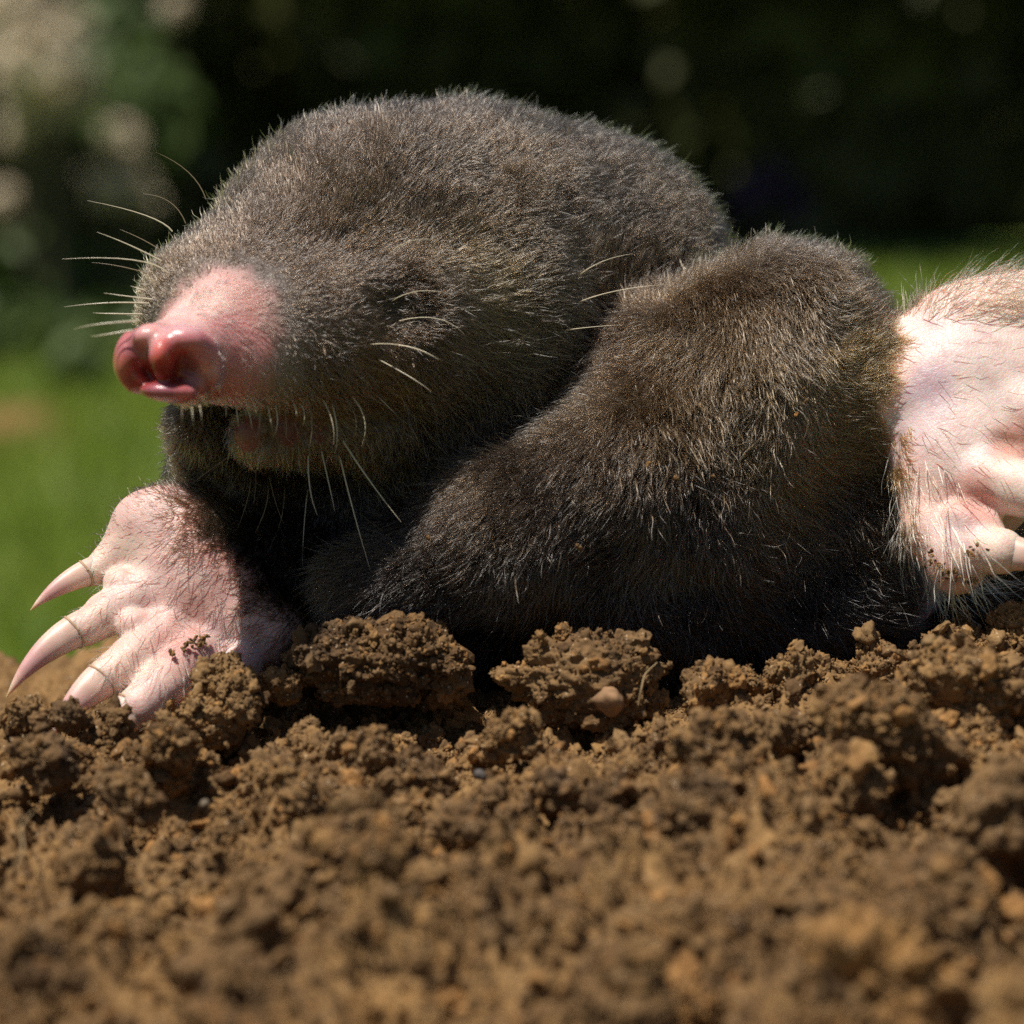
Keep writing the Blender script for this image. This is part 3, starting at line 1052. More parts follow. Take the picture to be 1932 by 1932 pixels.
# hair: across, down(+), away, length, lift
COMB = [
    (300, 600, -1.2, (-0.5, -0.4, 0.8, 0.16, 0.55)), (400, 520, -0.9, (0.1, -0.6, 0.8, 0.18, 0.6)),
    (330, 500, -0.2, (-0.5, -0.6, 0.6, 0.26, 0.6)), (520, 420, -0.4, (0.1, -0.9, 0.5, 0.30, 0.6)),
    (620, 230, 0.5, (0.1, -0.9, 0.6, 0.30, 0.55)), (760, 190, 1.2, (0.3, -0.8, 0.6, 0.30, 0.55)),
    (950, 200, 2.0, (0.5, -0.7, 0.5, 0.30, 0.5)), (1150, 260, 2.8, (0.7, -0.5, 0.6, 0.30, 0.5)),
    (1330, 400, 3.4, (0.7, -0.2, 0.7, 0.34, 0.5)), (700, 380, -0.4, (0.35, -0.8, 0.4, 0.30, 0.6)),
    (850, 400, 0.2, (0.7, -0.6, 0.4, 0.30, 0.5)), (1000, 420, 0.9, (0.9, -0.35, 0.3, 0.32, 0.5)),
    (1180, 400, 1.5, (0.9, -0.25, 0.4, 0.34, 0.5)), (1260, 450, 2.2, (0.8, 0.3, 0.4, 0.36, 0.5)),
    (560, 560, -1.3, (0.8, -0.1, 0.5, 0.17, 0.45)), (650, 600, -1.2, (0.9, 0.15, 0.5, 0.22, 0.45)),
    (740, 520, -0.8, (0.9, -0.25, 0.4, 0.26, 0.5)), (850, 600, -0.3, (0.95, 0.2, 0.3, 0.34, 0.5)),
    (1000, 600, 0.0, (0.95, 0.2, 0.2, 0.36, 0.5)), (900, 520, -0.2, (0.95, -0.1, 0.2, 0.34, 0.45)),
    (520, 700, -1.7, (0.7, 0.5, 0.3, 0.15, 0.4)), (470, 740, -1.8, (0.35, 0.9, 0.1, 0.13, 0.4)),
    (600, 720, -1.5, (0.7, 0.7, 0.2, 0.22, 0.5)), (700, 720, -1.0, (0.7, 0.7, 0.2, 0.30, 0.5)),
    (380, 770, -1.8, (0.0, 1.0, 0.1, 0.14, 0.5)), (300, 770, -1.7, (-0.3, 0.9, 0.3, 0.16, 0.5)),
    (820, 740, 0.0, (0.5, 0.85, 0.0, 0.38, 0.55)), (950, 760, 0.3, (0.3, 0.9, 0.0, 0.40, 0.55)),
    (480, 865, -1.0, (-0.1, 1.0, 0.0, 0.26, 0.55)), (600, 860, -0.8, (0.1, 1.0, 0.0, 0.26, 0.55)),
    (720, 880, 0.0, (0.2, 1.0, 0.0, 0.36, 0.6)), (860, 900, 0.2, (0.1, 1.0, 0.0, 0.36, 0.6)),
    (420, 900, 0.2, (-0.6, 0.7, 0.0, 0.34, 0.5)), (360, 860, 0.7, (-0.9, 0.4, 0.0, 0.34, 0.5)),
    (480, 1020, 0.0, (-0.5, 0.9, 0.0, 0.36, 0.45)), (600, 1080, 0.0, (-0.3, 0.9, 0.0, 0.42, 0.45)),
    (1080, 820, -0.4, (-0.85, 0.2, -0.2, 0.40, 0.55)), (950, 930, -0.5, (-0.85, 0.2, -0.2, 0.40, 0.5)),
    (800, 1040, -0.6, (-0.8, 0.35, -0.2, 0.42, 0.5)), (700, 1130, -0.4, (-0.6, 0.8, 0.0, 0.44, 0.45)),
    (900, 1120, -0.4, (-0.55, 0.8, -0.1, 0.46, 0.45)), (1050, 1150, -0.4, (-0.2, 0.95, -0.2, 0.46, 0.5)),
    (1080, 1000, -0.5, (-0.7, 0.6, 0.0, 0.42, 0.5)), (1200, 980, -0.4, (-0.35, 0.9, 0.0, 0.42, 0.5)), (1330, 1010, -0.4, (0.2, 0.95, 0.0, 0.42, 0.5)),
    (1250, 1180, -0.2, (0.3, 0.9, -0.2, 0.46, 0.5)), (1450, 1150, 0.0, (0.6, 0.75, -0.1, 0.46, 0.45)), (1480, 980, -0.2, (0.5, 0.8, 0.0, 0.44, 0.45)),
    (1620, 1150, 0.1, (0.85, 0.45, 0.0, 0.46, 0.4)), (1600, 1000, -0.1, (0.75, 0.6, 0.0, 0.44, 0.45)),
    (1200, 600, -0.2, (-0.5, 0.3, -0.2, 0.40, 0.6)), (1150, 700, -0.3, (-0.7, 0.3, -0.2, 0.42, 0.55)), (1330, 570, -0.2, (-0.1, 0.0, -0.8, 0.38, 0.75)), (1480, 530, -0.1, (0.2, -0.2, -0.8, 0.36, 0.75)),
    (1250, 520, 0.3, (0.0, -1.0, 0.2, 0.36, 0.6)), (1400, 480, 0.4, (0.2, -0.9, 0.2, 0.36, 0.7)),
    (1500, 450, 0.5, (0.3, -0.9, 0.2, 0.32, 0.75)), (1640, 490, 0.5, (0.7, -0.7, 0.2, 0.32, 0.65)),
    (1350, 680, -0.4, (-0.35, 0.7, -0.2, 0.42, 0.5)), (1500, 640, -0.3, (0.2, 0.7, 0.0, 0.38, 0.5)),
    (1620, 620, -0.3, (0.85, -0.3, 0.0, 0.36, 0.45)), (1600, 740, -0.6, (0.85, 0.3, 0.0, 0.40, 0.45)), (1480, 760, -0.6, (0.25, 0.9, 0.0, 0.42, 0.45)),
    (1640, 820, -0.5, (0.95, 0.25, 0.0, 0.42, 0.45)), (1560, 880, -0.5, (0.85, 0.5, -0.1, 0.44, 0.5)),
    (1400, 840, -0.6, (0.0, 0.95, 0.0, 0.42, 0.5)), (1250, 830, -0.6, (-0.5, 0.75, 0.0, 0.42, 0.5)),
    (1700, 560, 0.2, (0.8, -0.4, 0.1, 0.30, 0.5)), (1680, 700, -0.2, (0.95, 0.1, 0.0, 0.20, 0.45)), (1660, 640, -0.1, (0.95, -0.2, 0.0, 0.22, 0.45)), (1650, 780, -0.3, (0.95, 0.2, 0.0, 0.24, 0.45)),
    (1690, 860, -0.2, (0.8, 0.5, 0.0, 0.28, 0.45)),
    (300, 930, -0.2, (-0.6, -0.6, 0.3, 0.20, 0.5)), (420, 1050, -0.4, (-0.7, 0.3, 0.0, 0.22, 0.4)), (450, 1120, -0.3, (-0.6, 0.6, 0.0, 0.28, 0.4)),
]
# fur colour, with shade painted into the chest and belly
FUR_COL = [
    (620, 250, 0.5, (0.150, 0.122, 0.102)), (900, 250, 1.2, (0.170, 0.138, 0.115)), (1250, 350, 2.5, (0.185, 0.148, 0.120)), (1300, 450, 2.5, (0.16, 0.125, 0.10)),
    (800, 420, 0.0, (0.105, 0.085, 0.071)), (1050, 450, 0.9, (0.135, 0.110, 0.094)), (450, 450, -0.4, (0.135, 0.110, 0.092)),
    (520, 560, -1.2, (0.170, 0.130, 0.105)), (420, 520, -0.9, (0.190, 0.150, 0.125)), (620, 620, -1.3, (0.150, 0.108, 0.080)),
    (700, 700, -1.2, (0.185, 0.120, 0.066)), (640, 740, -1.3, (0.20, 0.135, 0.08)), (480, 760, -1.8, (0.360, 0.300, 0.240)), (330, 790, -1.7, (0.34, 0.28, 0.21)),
    (280, 600, -1.0, (0.200, 0.160, 0.130)), (830, 560, -0.4, (0.160, 0.125, 0.092)), (890, 565, -0.3, (0.300, 0.235, 0.140)), (745, 575, -0.9, (0.085, 0.065, 0.050)), (930, 500, 0.1, (0.12, 0.098, 0.08)), (1000, 600, 0.0, (0.150, 0.122, 0.090)),  # holds a dark spot painted for shade in the hollow behind the snout
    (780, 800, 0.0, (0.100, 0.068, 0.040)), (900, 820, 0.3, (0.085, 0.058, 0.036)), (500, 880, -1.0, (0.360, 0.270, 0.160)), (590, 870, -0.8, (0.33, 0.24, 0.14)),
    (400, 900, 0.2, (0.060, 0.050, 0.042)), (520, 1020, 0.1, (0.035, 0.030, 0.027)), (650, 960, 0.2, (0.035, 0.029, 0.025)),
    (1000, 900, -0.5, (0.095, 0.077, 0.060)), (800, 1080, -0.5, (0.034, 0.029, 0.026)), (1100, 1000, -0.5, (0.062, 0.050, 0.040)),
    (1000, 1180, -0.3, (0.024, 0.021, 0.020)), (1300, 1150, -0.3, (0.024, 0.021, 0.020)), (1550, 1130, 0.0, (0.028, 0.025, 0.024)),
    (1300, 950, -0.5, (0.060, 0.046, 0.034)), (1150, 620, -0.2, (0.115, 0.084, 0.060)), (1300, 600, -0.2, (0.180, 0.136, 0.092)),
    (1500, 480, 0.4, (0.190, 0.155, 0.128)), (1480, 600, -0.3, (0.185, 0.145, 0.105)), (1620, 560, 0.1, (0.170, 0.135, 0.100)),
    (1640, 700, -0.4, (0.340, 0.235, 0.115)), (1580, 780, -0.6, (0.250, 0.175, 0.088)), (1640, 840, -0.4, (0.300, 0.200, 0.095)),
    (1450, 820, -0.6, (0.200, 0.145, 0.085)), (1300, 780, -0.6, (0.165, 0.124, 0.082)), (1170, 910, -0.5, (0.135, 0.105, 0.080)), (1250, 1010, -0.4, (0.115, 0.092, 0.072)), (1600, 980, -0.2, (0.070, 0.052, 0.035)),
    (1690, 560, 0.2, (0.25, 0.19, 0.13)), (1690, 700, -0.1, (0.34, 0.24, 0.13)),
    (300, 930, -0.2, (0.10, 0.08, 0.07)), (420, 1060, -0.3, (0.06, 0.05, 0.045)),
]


def bareness(P):
    """1 where skin shows, 0 where the coat is full"""
    n = 16.0 * vnoise(P * 3.1, 5)
    s = blob(P, BARE_SNOUT) + n
    snout = 1.0 - smooth01(-40, 125, s + 14 * vnoise(P * 9.0, 15))
    left = 1.0 - smooth01(-34, 62, blob(P, BARE_LEFT) + n)
    px = P[:, 0] / (1 + P[:, 2] / DIST) * PX + 966.0
    py = 966.0 - P[:, 1] / (1 + P[:, 2] / DIST) * PX
    edge = np.maximum(1716.0 + 26.0 * smooth01(640, 540, py) - px, (P[:, 2] - 0.75) * PX)
    right = 1.0 - smooth01(-6, 18, np.minimum(blob(P, BARE_RIGHT), edge) + n)
    lip = 1.0 - smooth01(-14, 10, blob(P, BARE_LIP) + 0.5 * n)
    return snout, left, right, lip


SKIN = [
    # snout: lobes plum, septum red, bridge pale pink; cup and nostrils red, darkened as in shadow
    (243, 655, -2.45, (0.48, 0.17, 0.18)), (232, 690, -2.4, (0.50, 0.15, 0.12)), (255, 690, -2.45, (0.32, 0.045, 0.035)), (284, 628, -2.5, (0.68, 0.38, 0.36)), (345, 620, -2.5, (0.64, 0.36, 0.37)), (350, 650, -2.65, (0.56, 0.20, 0.22)), (270, 640, -2.6, (0.56, 0.24, 0.24)),
    (382, 662, -2.45, (0.54, 0.20, 0.22)), (335, 674, -2.6, (0.54, 0.060, 0.045)), (332, 702, -2.5, (0.18, 0.008, 0.007)), (296, 702, -2.5, (0.20, 0.010, 0.008)), (318, 716, -2.5, (0.16, 0.008, 0.007)), (307, 655, -2.8, (0.64, 0.20, 0.16)), (308, 684, -2.8, (0.60, 0.050, 0.035)), (312, 708, -2.55, (0.26, 0.010, 0.008)),
    (268, 697, -2.2, (0.15, 0.010, 0.010)), (350, 697, -2.2, (0.16, 0.008, 0.008)), (398, 697, -2.4, (0.64, 0.31, 0.29)),
    (305, 738, -2.6, (0.42, 0.16, 0.20)), (345, 748, -2.6, (0.50, 0.16, 0.17)), (315, 758, -2.5, (0.32, 0.07, 0.08)), (375, 728, -2.4, (0.44, 0.16, 0.17)), (400, 745, -2.1, (0.36, 0.09, 0.08)),
    (258, 718, -2.4, (0.36, 0.08, 0.07)), (340, 600, -2.1, (0.74, 0.47, 0.43)), (390, 580, -1.9, (0.74, 0.50, 0.45)), (420, 630, -2.0, (0.66, 0.33, 0.32)),
    (460, 660, -1.9, (0.56, 0.24, 0.23)), (480, 600, -1.7, (0.48, 0.24, 0.21)), (430, 690, -1.95, (0.58, 0.24, 0.24)),
    # lower lip: pink taken down to look shadowed
    (470, 820, -1.3, (0.20, 0.07, 0.055)), (560, 812, -1.1, (0.16, 0.05, 0.04)), (640, 800, -0.8, (0.12, 0.04, 0.03)),
    # left hand
    (280, 980, -0.5, (0.60, 0.36, 0.32)), (330, 1060, -0.8, (0.66, 0.40, 0.36)), (390, 1040, -0.7, (0.58, 0.27, 0.23)), (230, 1060, -0.7, (0.72, 0.50, 0.41)),
    (235, 1105, -0.9, (0.74, 0.52, 0.46)), (180, 1080, -0.7, (0.76, 0.56, 0.44)), (290, 1160, -1.0, (0.68, 0.40, 0.36)), (180, 1175, -1.1, (0.76, 0.54, 0.43)),
    (340, 1180, -1.0, (0.58, 0.30, 0.26)), (365, 1165, -1.0, (0.46, 0.16, 0.12)), (330, 1215, -1.1, (0.48, 0.16, 0.13)), (230, 1260, -1.4, (0.78, 0.56, 0.45)),
    (400, 1200, -0.9, (0.62, 0.36, 0.34)), (470, 1220, -0.9, (0.62, 0.40, 0.38)), (300, 1310, -1.6, (0.70, 0.46, 0.40)), (255, 1200, -1.1, (0.70, 0.46, 0.38)),
    # right hand
    (1790, 580, 0.1, (0.74, 0.55, 0.46)), (1900, 560, 0.0, (0.78, 0.60, 0.52)), (1760, 660, -0.3, (0.76, 0.58, 0.56)), (1750, 735, -0.5, (0.56, 0.40, 0.48)),
    (1740, 780, -0.4, (0.70, 0.54, 0.56)), (1850, 740, -0.5, (0.79, 0.63, 0.58)), (1690, 850, -0.1, (0.55, 0.35, 0.34)), (1830, 850, -0.6, (0.78, 0.60, 0.56)), (1860, 780, -0.5, (0.80, 0.64, 0.58)),
    (1835, 942, -0.8, (0.62, 0.24, 0.19)), (1915, 838, -0.7, (0.66, 0.28, 0.20)), (1910, 910, -0.9, (0.80, 0.64, 0.54)), (1745, 960, -0.4, (0.62, 0.40, 0.32)), (1800, 1000, -0.8, (0.76, 0.56, 0.53)),
    (1880, 1035, -1.0, (0.78, 0.59, 0.48)), (1800, 1080, -0.8, (0.68, 0.43, 0.35)), (1960, 640, -0.2, (0.80, 0.62, 0.55)), (2050, 800, -0.9, (0.78, 0.60, 0.50)), (1700, 720, -0.2, (0.70, 0.44, 0.36)),
]

sn, lf, rt, lp = bareness(BODY_V)
bare_v = np.maximum(np.maximum(sn, lf), np.maximum(rt, lp))
skin_rgb = rbf(BODY_V, SKIN, power=2.6, soft=0.005)
pale = (np.maximum(lf, rt) * 0.35)[:, None]
skin_rgb = skin_rgb * (1 - pale) + np.array((0.72, 0.585, 0.52)) * pale
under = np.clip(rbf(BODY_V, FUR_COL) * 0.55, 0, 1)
vis = smooth01(0.22, 0.85, bare_v)[:, None]
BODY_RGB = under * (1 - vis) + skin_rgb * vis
BODY_WET = np.clip(1 - blob(BODY_V, [(312, 688, -2.3, 84)]) / 25.0, 0, 1)

skin_mat, nt, out = new_mat('skin')
b = principled(nt, out, Roughness=0.5, Subsurface_Weight=0.0)
att = nt.nodes.new('ShaderNodeAttribute'); att.attribute_name = 'skin_colour'
wet = nt.nodes.new('ShaderNodeAttribute'); wet.attribute_name = 'wetness'
bare_n = nt.nodes.new('ShaderNodeAttribute'); bare_n.attribute_name = 'bare'
geo = nt.nodes.new('ShaderNodeNewGeometry')
n1 = N(nt, 'ShaderNodeTexNoise', Scale=5.0, Detail=5.0, Roughness=0.6)
nt.links.new(geo.outputs['Position'], n1.inputs['Vector'])
mott = ramp(nt, n1.outputs[0], [(0.3, (0.80, 0.66, 0.66)), (0.55, (1, 1, 1)), (0.75, (1.0, 0.92, 0.88))])
nt.links.new(mix(nt, 0.75, att.outputs[0], mott.outputs[0], 'MULTIPLY'), b.inputs['Base Color'])
sub = nt.nodes.new('ShaderNodeMath'); sub.operation = 'MULTIPLY'; sub.inputs[1].default_value = 0.85
nt.links.new(bare_n.outputs['Fac'], sub.inputs[0])
nt.links.new(sub.outputs[0], b.inputs['Subsurface Weight'])
b.inputs['Subsurface Radius'].default_value = (1.0, 0.32, 0.20)
b.inputs['Subsurface Scale'].default_value = 0.075
rg = nt.nodes.new('ShaderNodeMapRange')
rg.inputs[3].default_value = 0.46; rg.inputs[4].default_value = 0.25
nt.links.new(wet.outputs['Fac'], rg.inputs[0])
nt.links.new(rg.outputs[0], b.inputs['Roughness'])
# creases and pores
vo = N(nt, 'ShaderNodeTexVoronoi', Scale=22.0); vo.feature = 'DISTANCE_TO_EDGE'
nw = N(nt, 'ShaderNodeTexNoise', Scale=9.0, Detail=3.0)
nt.links.new(geo.outputs['Position'], nw.inputs['Vector'])
wp = mix(nt, 0.12, geo.outputs['Position'], nw.outputs[1], 'ADD')
nt.links.new(wp, vo.inputs['Vector'])
vr = ramp(nt, vo.outputs[0], [(0.0, (0, 0, 0)), (0.12, (1, 1, 1))])
n2 = N(nt, 'ShaderNodeTexNoise', Scale=16.0, Detail=6.0, Roughness=0.65)
nt.links.new(geo.outputs['Position'], n2.inputs['Vector'])
hsum = mix(nt, 0.75, vr.outputs[0], n2.outputs[0])
bump = N(nt, 'ShaderNodeBump', Distance=0.03)
bs = nt.nodes.new('ShaderNodeMapRange'); bs.inputs[3].default_value = 0.30; bs.inputs[4].default_value = 0.16
nt.links.new(wet.outputs['Fac'], bs.inputs[0])
nt.links.new(bs.outputs[0], bump.inputs['Strength'])
nt.links.new(hsum, bump.inputs['Height'])
nt.links.new(bump.outputs[0], b.inputs['Normal'])

mole = empty('mole', to_world(mloc(1000, 1300, 1.0)))
tag(mole, 'dark grey mole with pink snout, broad pink hands and claws, lying on brown soil', 'mole')
BODY_ME.vertices.foreach_set('co', to_world(BODY_V).astype(np.float32).ravel())
BODY_ME.update()
BODY_ME.polygons.foreach_set('use_smooth', np.ones(len(BODY_ME.polygons), dtype=bool))
BODY_ME.materials.append(skin_mat)
vcol(BODY_ME, 'skin_colour', BODY_RGB)
vfloat(BODY_ME, 'wetness', BODY_WET)
vfloat(BODY_ME, 'bare', np.clip(vis[:, 0], 0, 1))
BODY_ME.name = 'body'
body = child('body', BODY_ME, mole)


# ------------------------------------------------------------------ fur
def clump_centre(p, cell, seed):
    q = p / cell
    i = np.floor(q).astype(np.int64)
    best = np.full(len(p), 9.0)
    cen = np.zeros_like(p)
    for dx in (-1, 0, 1):
        for dy in (-1, 0, 1):
            for dz in (-1, 0, 1):
                c = i + np.array((dx, dy, dz))
                f = np.stack([c[:, a] + _hf(c[:, 0], c[:, 1], c[:, 2], seed + 1 + a) for a in range(3)], 1)
                d = ((f - q) ** 2).sum(1)
                m = d < best
                best = np.where(m, d, best)
                cen[m] = f[m]
    return cen * cell


BODY_ME.calc_loop_triangles()
T = np.empty(len(BODY_ME.loop_triangles) * 3, dtype=np.int32)
BODY_ME.loop_triangles.foreach_get('vertices', T)
T = T.reshape(-1, 3)
TRI_AREA = 0.5 * np.linalg.norm(np.cross(BODY_V[T[:, 1]] - BODY_V[T[:, 0]], BODY_V[T[:, 2]] - BODY_V[T[:, 0]]), axis=1)
TRI_C = BODY_V[T].mean(1)
EYE = np.array((0.0, 0.0, -DIST))


def sample_body(n, weight):
    cdf = np.cumsum(weight)
    u = rng.random(n) * cdf[-1]
    t = np.clip(np.searchsorted(cdf, u), 0, len(T) - 1)
    r1, r2 = np.sqrt(rng.random(n)), rng.random(n)
    b0, b1, b2 = 1 - r1, r1 * (1 - r2), r1 * r2
    tri = T[t]
    P = b0[:, None] * BODY_V[tri[:, 0]] + b1[:, None] * BODY_V[tri[:, 1]] + b2[:, None] * BODY_V[tri[:, 2]]
    Nn = b0[:, None] * NORM[tri[:, 0]] + b1[:, None] * NORM[tri[:, 1]] + b2[:, None] * NORM[tri[:, 2]]
    return P, Nn / np.linalg.norm(Nn, axis=1, keepdims=True)


def comb_field(P):
    c = rbf(P, COMB)
    d = c[:, :3].copy()
    d[:, 1] *= -1
    return d, c[:, 3], c[:, 4]


def curves_object(name, pts, rad, colour, mat, parent):
    n, k = pts.shape[:2]
    cu = bpy.data.hair_curves.new(name)
    cu.add_curves([k] * n)
    cu.attributes['position'].data.foreach_set('vector', to_world(pts).astype(np.float32).ravel())
    ra = cu.attributes.get('radius') or cu.attributes.new('radius', 'FLOAT', 'POINT')
    ra.data.foreach_set('value', rad.astype(np.float32).ravel())
    ca = cu.attributes.new('hair_colour', 'FLOAT_COLOR', 'CURVE')
    cc = np.ones((n, 4), dtype=np.float32)
    cc[:, :3] = colour
    ca.data.foreach_set('color', cc.ravel())
    cu.materials.append(mat)
    return child(name, cu, parent)


def grow_hairs(P, Nn, length, lift, comb, radius, k=5, clump=0.4, cell=0.10, jit=0.25, curl=0.06, seed=3, stiff=0.6):
    n = len(P)
    comb = comb - (comb * Nn).sum(1, keepdims=True) * Nn
    comb /= np.linalg.norm(comb, axis=1, keepdims=True) + 1e-6
    jv = rng.normal(size=(n, 3)) * jit
    cn = np.stack([vnoise(P * 2.2 + 31 * a, 40 + a) for a in range(3)], 1) * 0.55       # whorls and partings
    cn2 = np.stack([vnoise(P * 7.0 + 11 * a, 50 + a) for a in range(3)], 1) * 0.35
    comb = comb + cn + cn2
    comb -= (comb * Nn).sum(1, keepdims=True) * Nn
    d0 = Nn * lift[:, None] + comb * (1 - lift[:, None]) + jv * 0.5
    d0 /= np.linalg.norm(d0, axis=1, keepdims=True)
    d1 = Nn * (lift[:, None] * stiff * 0.5) + comb + jv
    d1 /= np.linalg.norm(d1, axis=1, keepdims=True)
    cc = clump_centre(P, cell, seed)
    off = cc - P
    off -= (off * Nn).sum(1, keepdims=True) * Nn
    t = np.linspace(0, 1, k)
    pts = np.empty((n, k, 3))
    L = length[:, None]
    for j, tj in enumerate(t):
        q = P - Nn * 0.02 + L * (tj * d0 + 0.5 * tj * tj * (d1 - d0) * 1.3)
        q = q + off * (clump * tj ** 1.5)
        if 0 < j:
            q = q + rng.normal(size=(n, 3)) * curl * L * tj * 0.5
        pts[:, j] = q
    prof = np.clip(1.0 - t ** 2.2, 0.12, 1.0)
    rad = radius[:, None] * prof[None, :]
    return pts, rad


hair_mat, nt, out = new_mat('fur_hair')
hb = nt.nodes.new('ShaderNodeBsdfHairPrincipled')
hb.model = 'CHIANG'
hb.parametrization = 'COLOR'
ha = nt.nodes.new('ShaderNodeAttribute'); ha.attribute_name = 'hair_colour'
nt.links.new(ha.outputs[0], hb.inputs['Color'])
hb.inputs['Roughness'].default_value = 0.16
hb.inputs['Radial Roughness'].default_value = 0.35
hb.inputs['Coat'].default_value = 0.0
nt.links.new(hb.outputs[0], out.inputs['Surface'])

sn, lf, rt, lp = bareness(TRI_C)
dens = (1 - np.clip(sn, 0, 1)) ** 1.3 * (1 - lf) * (1 - rt) * (1 - lp)
tn = np.cross(BODY_V[T[:, 1]] - BODY_V[T[:, 0]], BODY_V[T[:, 2]] - BODY_V[T[:, 0]])
tn /= np.linalg.norm(tn, axis=1, keepdims=True) + 1e-12
facing = (tn * (EYE - TRI_C)).sum(1) / np.linalg.norm(EYE - TRI_C, axis=1)
seen = np.where(facing > -0.25, 1.0, 0.22) * np.where(TRI_C[:, 2] > 4.0, 0.5, 1.0) * np.where(TRI_C[:, 1] < -2.2, 0.4, 1.0)
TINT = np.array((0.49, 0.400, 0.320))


def coat(name, n, len_f, col_f, col_add, radius, jit, clump, cell, spread):
    P, Nn = sample_body(n, TRI_AREA * dens * seen)
    comb, ln, lift = comb_field(P)
    bz = bareness(P)
    ln = len_f * ln * (0.7 + 0.6 * rng.random(len(P))) * (1 + 0.2 * vnoise(P * 4, 9)) * (1 - 0.55 * bz[0])
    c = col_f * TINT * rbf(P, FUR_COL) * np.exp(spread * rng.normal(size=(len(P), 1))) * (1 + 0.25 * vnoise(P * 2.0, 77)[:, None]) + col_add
    rad = radius * (0.75 + 0.5 * rng.random(len(P)))
    pts, rads = grow_hairs(P, Nn, ln, np.clip(lift, 0.2, 0.9), comb, rad, jit=jit, clump=clump, cell=cell)
    o = curves_object(name, pts, rads, np.clip(c, 0.008, 0.9), hair_mat, mole)
    return tag(o, kind='stuff')


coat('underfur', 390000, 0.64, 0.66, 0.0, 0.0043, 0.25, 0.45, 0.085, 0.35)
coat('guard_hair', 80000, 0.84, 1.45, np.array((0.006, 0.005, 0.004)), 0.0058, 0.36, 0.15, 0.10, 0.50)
# ------------------------------------------------------------------ claws
claw_mat, nt, out = new_mat('claw_horn')
b = principled(nt, out, Roughness=0.44)
att = nt.nodes.new('ShaderNodeAttribute'); att.attribute_name = 'horn_colour'
geo = nt.nodes.new('ShaderNodeNewGeometry')
nz = N(nt, 'ShaderNodeTexNoise', Scale=7.0, Detail=4.0)
nt.links.new(geo.outputs['Position'], nz.inputs['Vector'])
tint = ramp(nt, nz.outputs[0], [(0.3, (0.86, 0.78, 0.74)), (0.65, (1, 1, 1))])
nt.links.new(mix(nt, 0.8, att.outputs[0], tint.outputs[0], 'MULTIPLY'), b.inputs['Base Color'])
b.inputs['Subsurface Weight'].default_value = 0.7
b.inputs['Subsurface Radius'].default_value = (1.0, 0.45, 0.3)
b.inputs['Subsurface Scale'].default_value = 0.10
cut_mat, nt, out = new_mat('cuticle_skin')
principled(nt, out, Base_Color=(0.46, 0.29, 0.17, 1), Roughness=0.6)


def make_claw(base, ctrl, tip, r0):
    a, c, t_ = mloc(*base), mloc(*ctrl), mloc(*tip)
    r0 = rr(r0, base[2])
    K, S = 22, 16
    V, colr = [], []
    rings = []
    for i in range(K):
        t = i / (K - 1)
        p = (1 - t) ** 2 * a + 2 * t * (1 - t) * c + t * t * t_
        d = 2 * (1 - t) * (c - a) + 2 * t * (t_ - c)
        d /= np.linalg.norm(d)
        side = np.cross(d, (0, 0, 1.0)); side /= np.linalg.norm(side)       # across the claw in the picture
        dep = np.cross(d, side)
        r = r0 * max(0.03, (1 - t ** 1.5) * 0.96 + 0.02)
        rings.append((p, side, dep, r))
        for j in range(S):
            an = 2 * math.pi * j / S
            flat = 0.72 if math.sin(an) > 0 else 0.60
            V.append(p + r * math.cos(an) * side + r * flat * math.sin(an) * dep)
            quick = smooth01(0.30, 0.62, t) * (1 - smooth01(0.70, 0.88, t))
            cc = np.array((0.72, 0.52, 0.43)) * (1 - quick) + np.array((0.60, 0.35, 0.33)) * quick
            e = float(smooth01(0.84, 1.0, t))
            colr.append(cc * (1 - e) + np.array((0.50, 0.30, 0.14)) * e)
    V = np.array(V)
    F = [(i * S + j, i * S + (j + 1) % S, (i + 1) * S + (j + 1) % S, (i + 1) * S + j) for i in range(K - 1) for j in range(S)]
    me = mesh_np('claw', to_world(V), np.array(F), claw_mat)
    vcol(me, 'horn_colour', np.array(colr))
    o = child('claw', me, mole)
    # thin horny rim where the claw leaves the finger
    i = 3
    p, side, dep, r = rings[i]
    tv = []
    for j in range(24):
        an = 2 * math.pi * j / 24
        flat = 0.72 if math.sin(an) > 0 else 0.60
        cdir = math.cos(an) * side + flat * math.sin(an) * dep
        nrm = cdir / np.linalg.norm(cdir)
        ax = np.cross(side, dep)
        wob = 0.10 * r * math.sin(an * 2 + 0.6)
        for q in range(6):
            b2 = 2 * math.pi * q / 6
            tv.append(p + cdir * r * 1.015 + ax * (0.012 * math.sin(b2) + wob) + nrm * 0.009 * math.cos(b2))
    tf = [(j * 6 + q, j * 6 + (q + 1) % 6, ((j + 1) % 24) * 6 + (q + 1) % 6, ((j + 1) % 24) * 6 + q) for j in range(24) for q in range(6)]
    cu = link('cuticle', mesh_np('cuticle', to_world(np.array(tv)), np.array(tf), cut_mat), o)
    return o


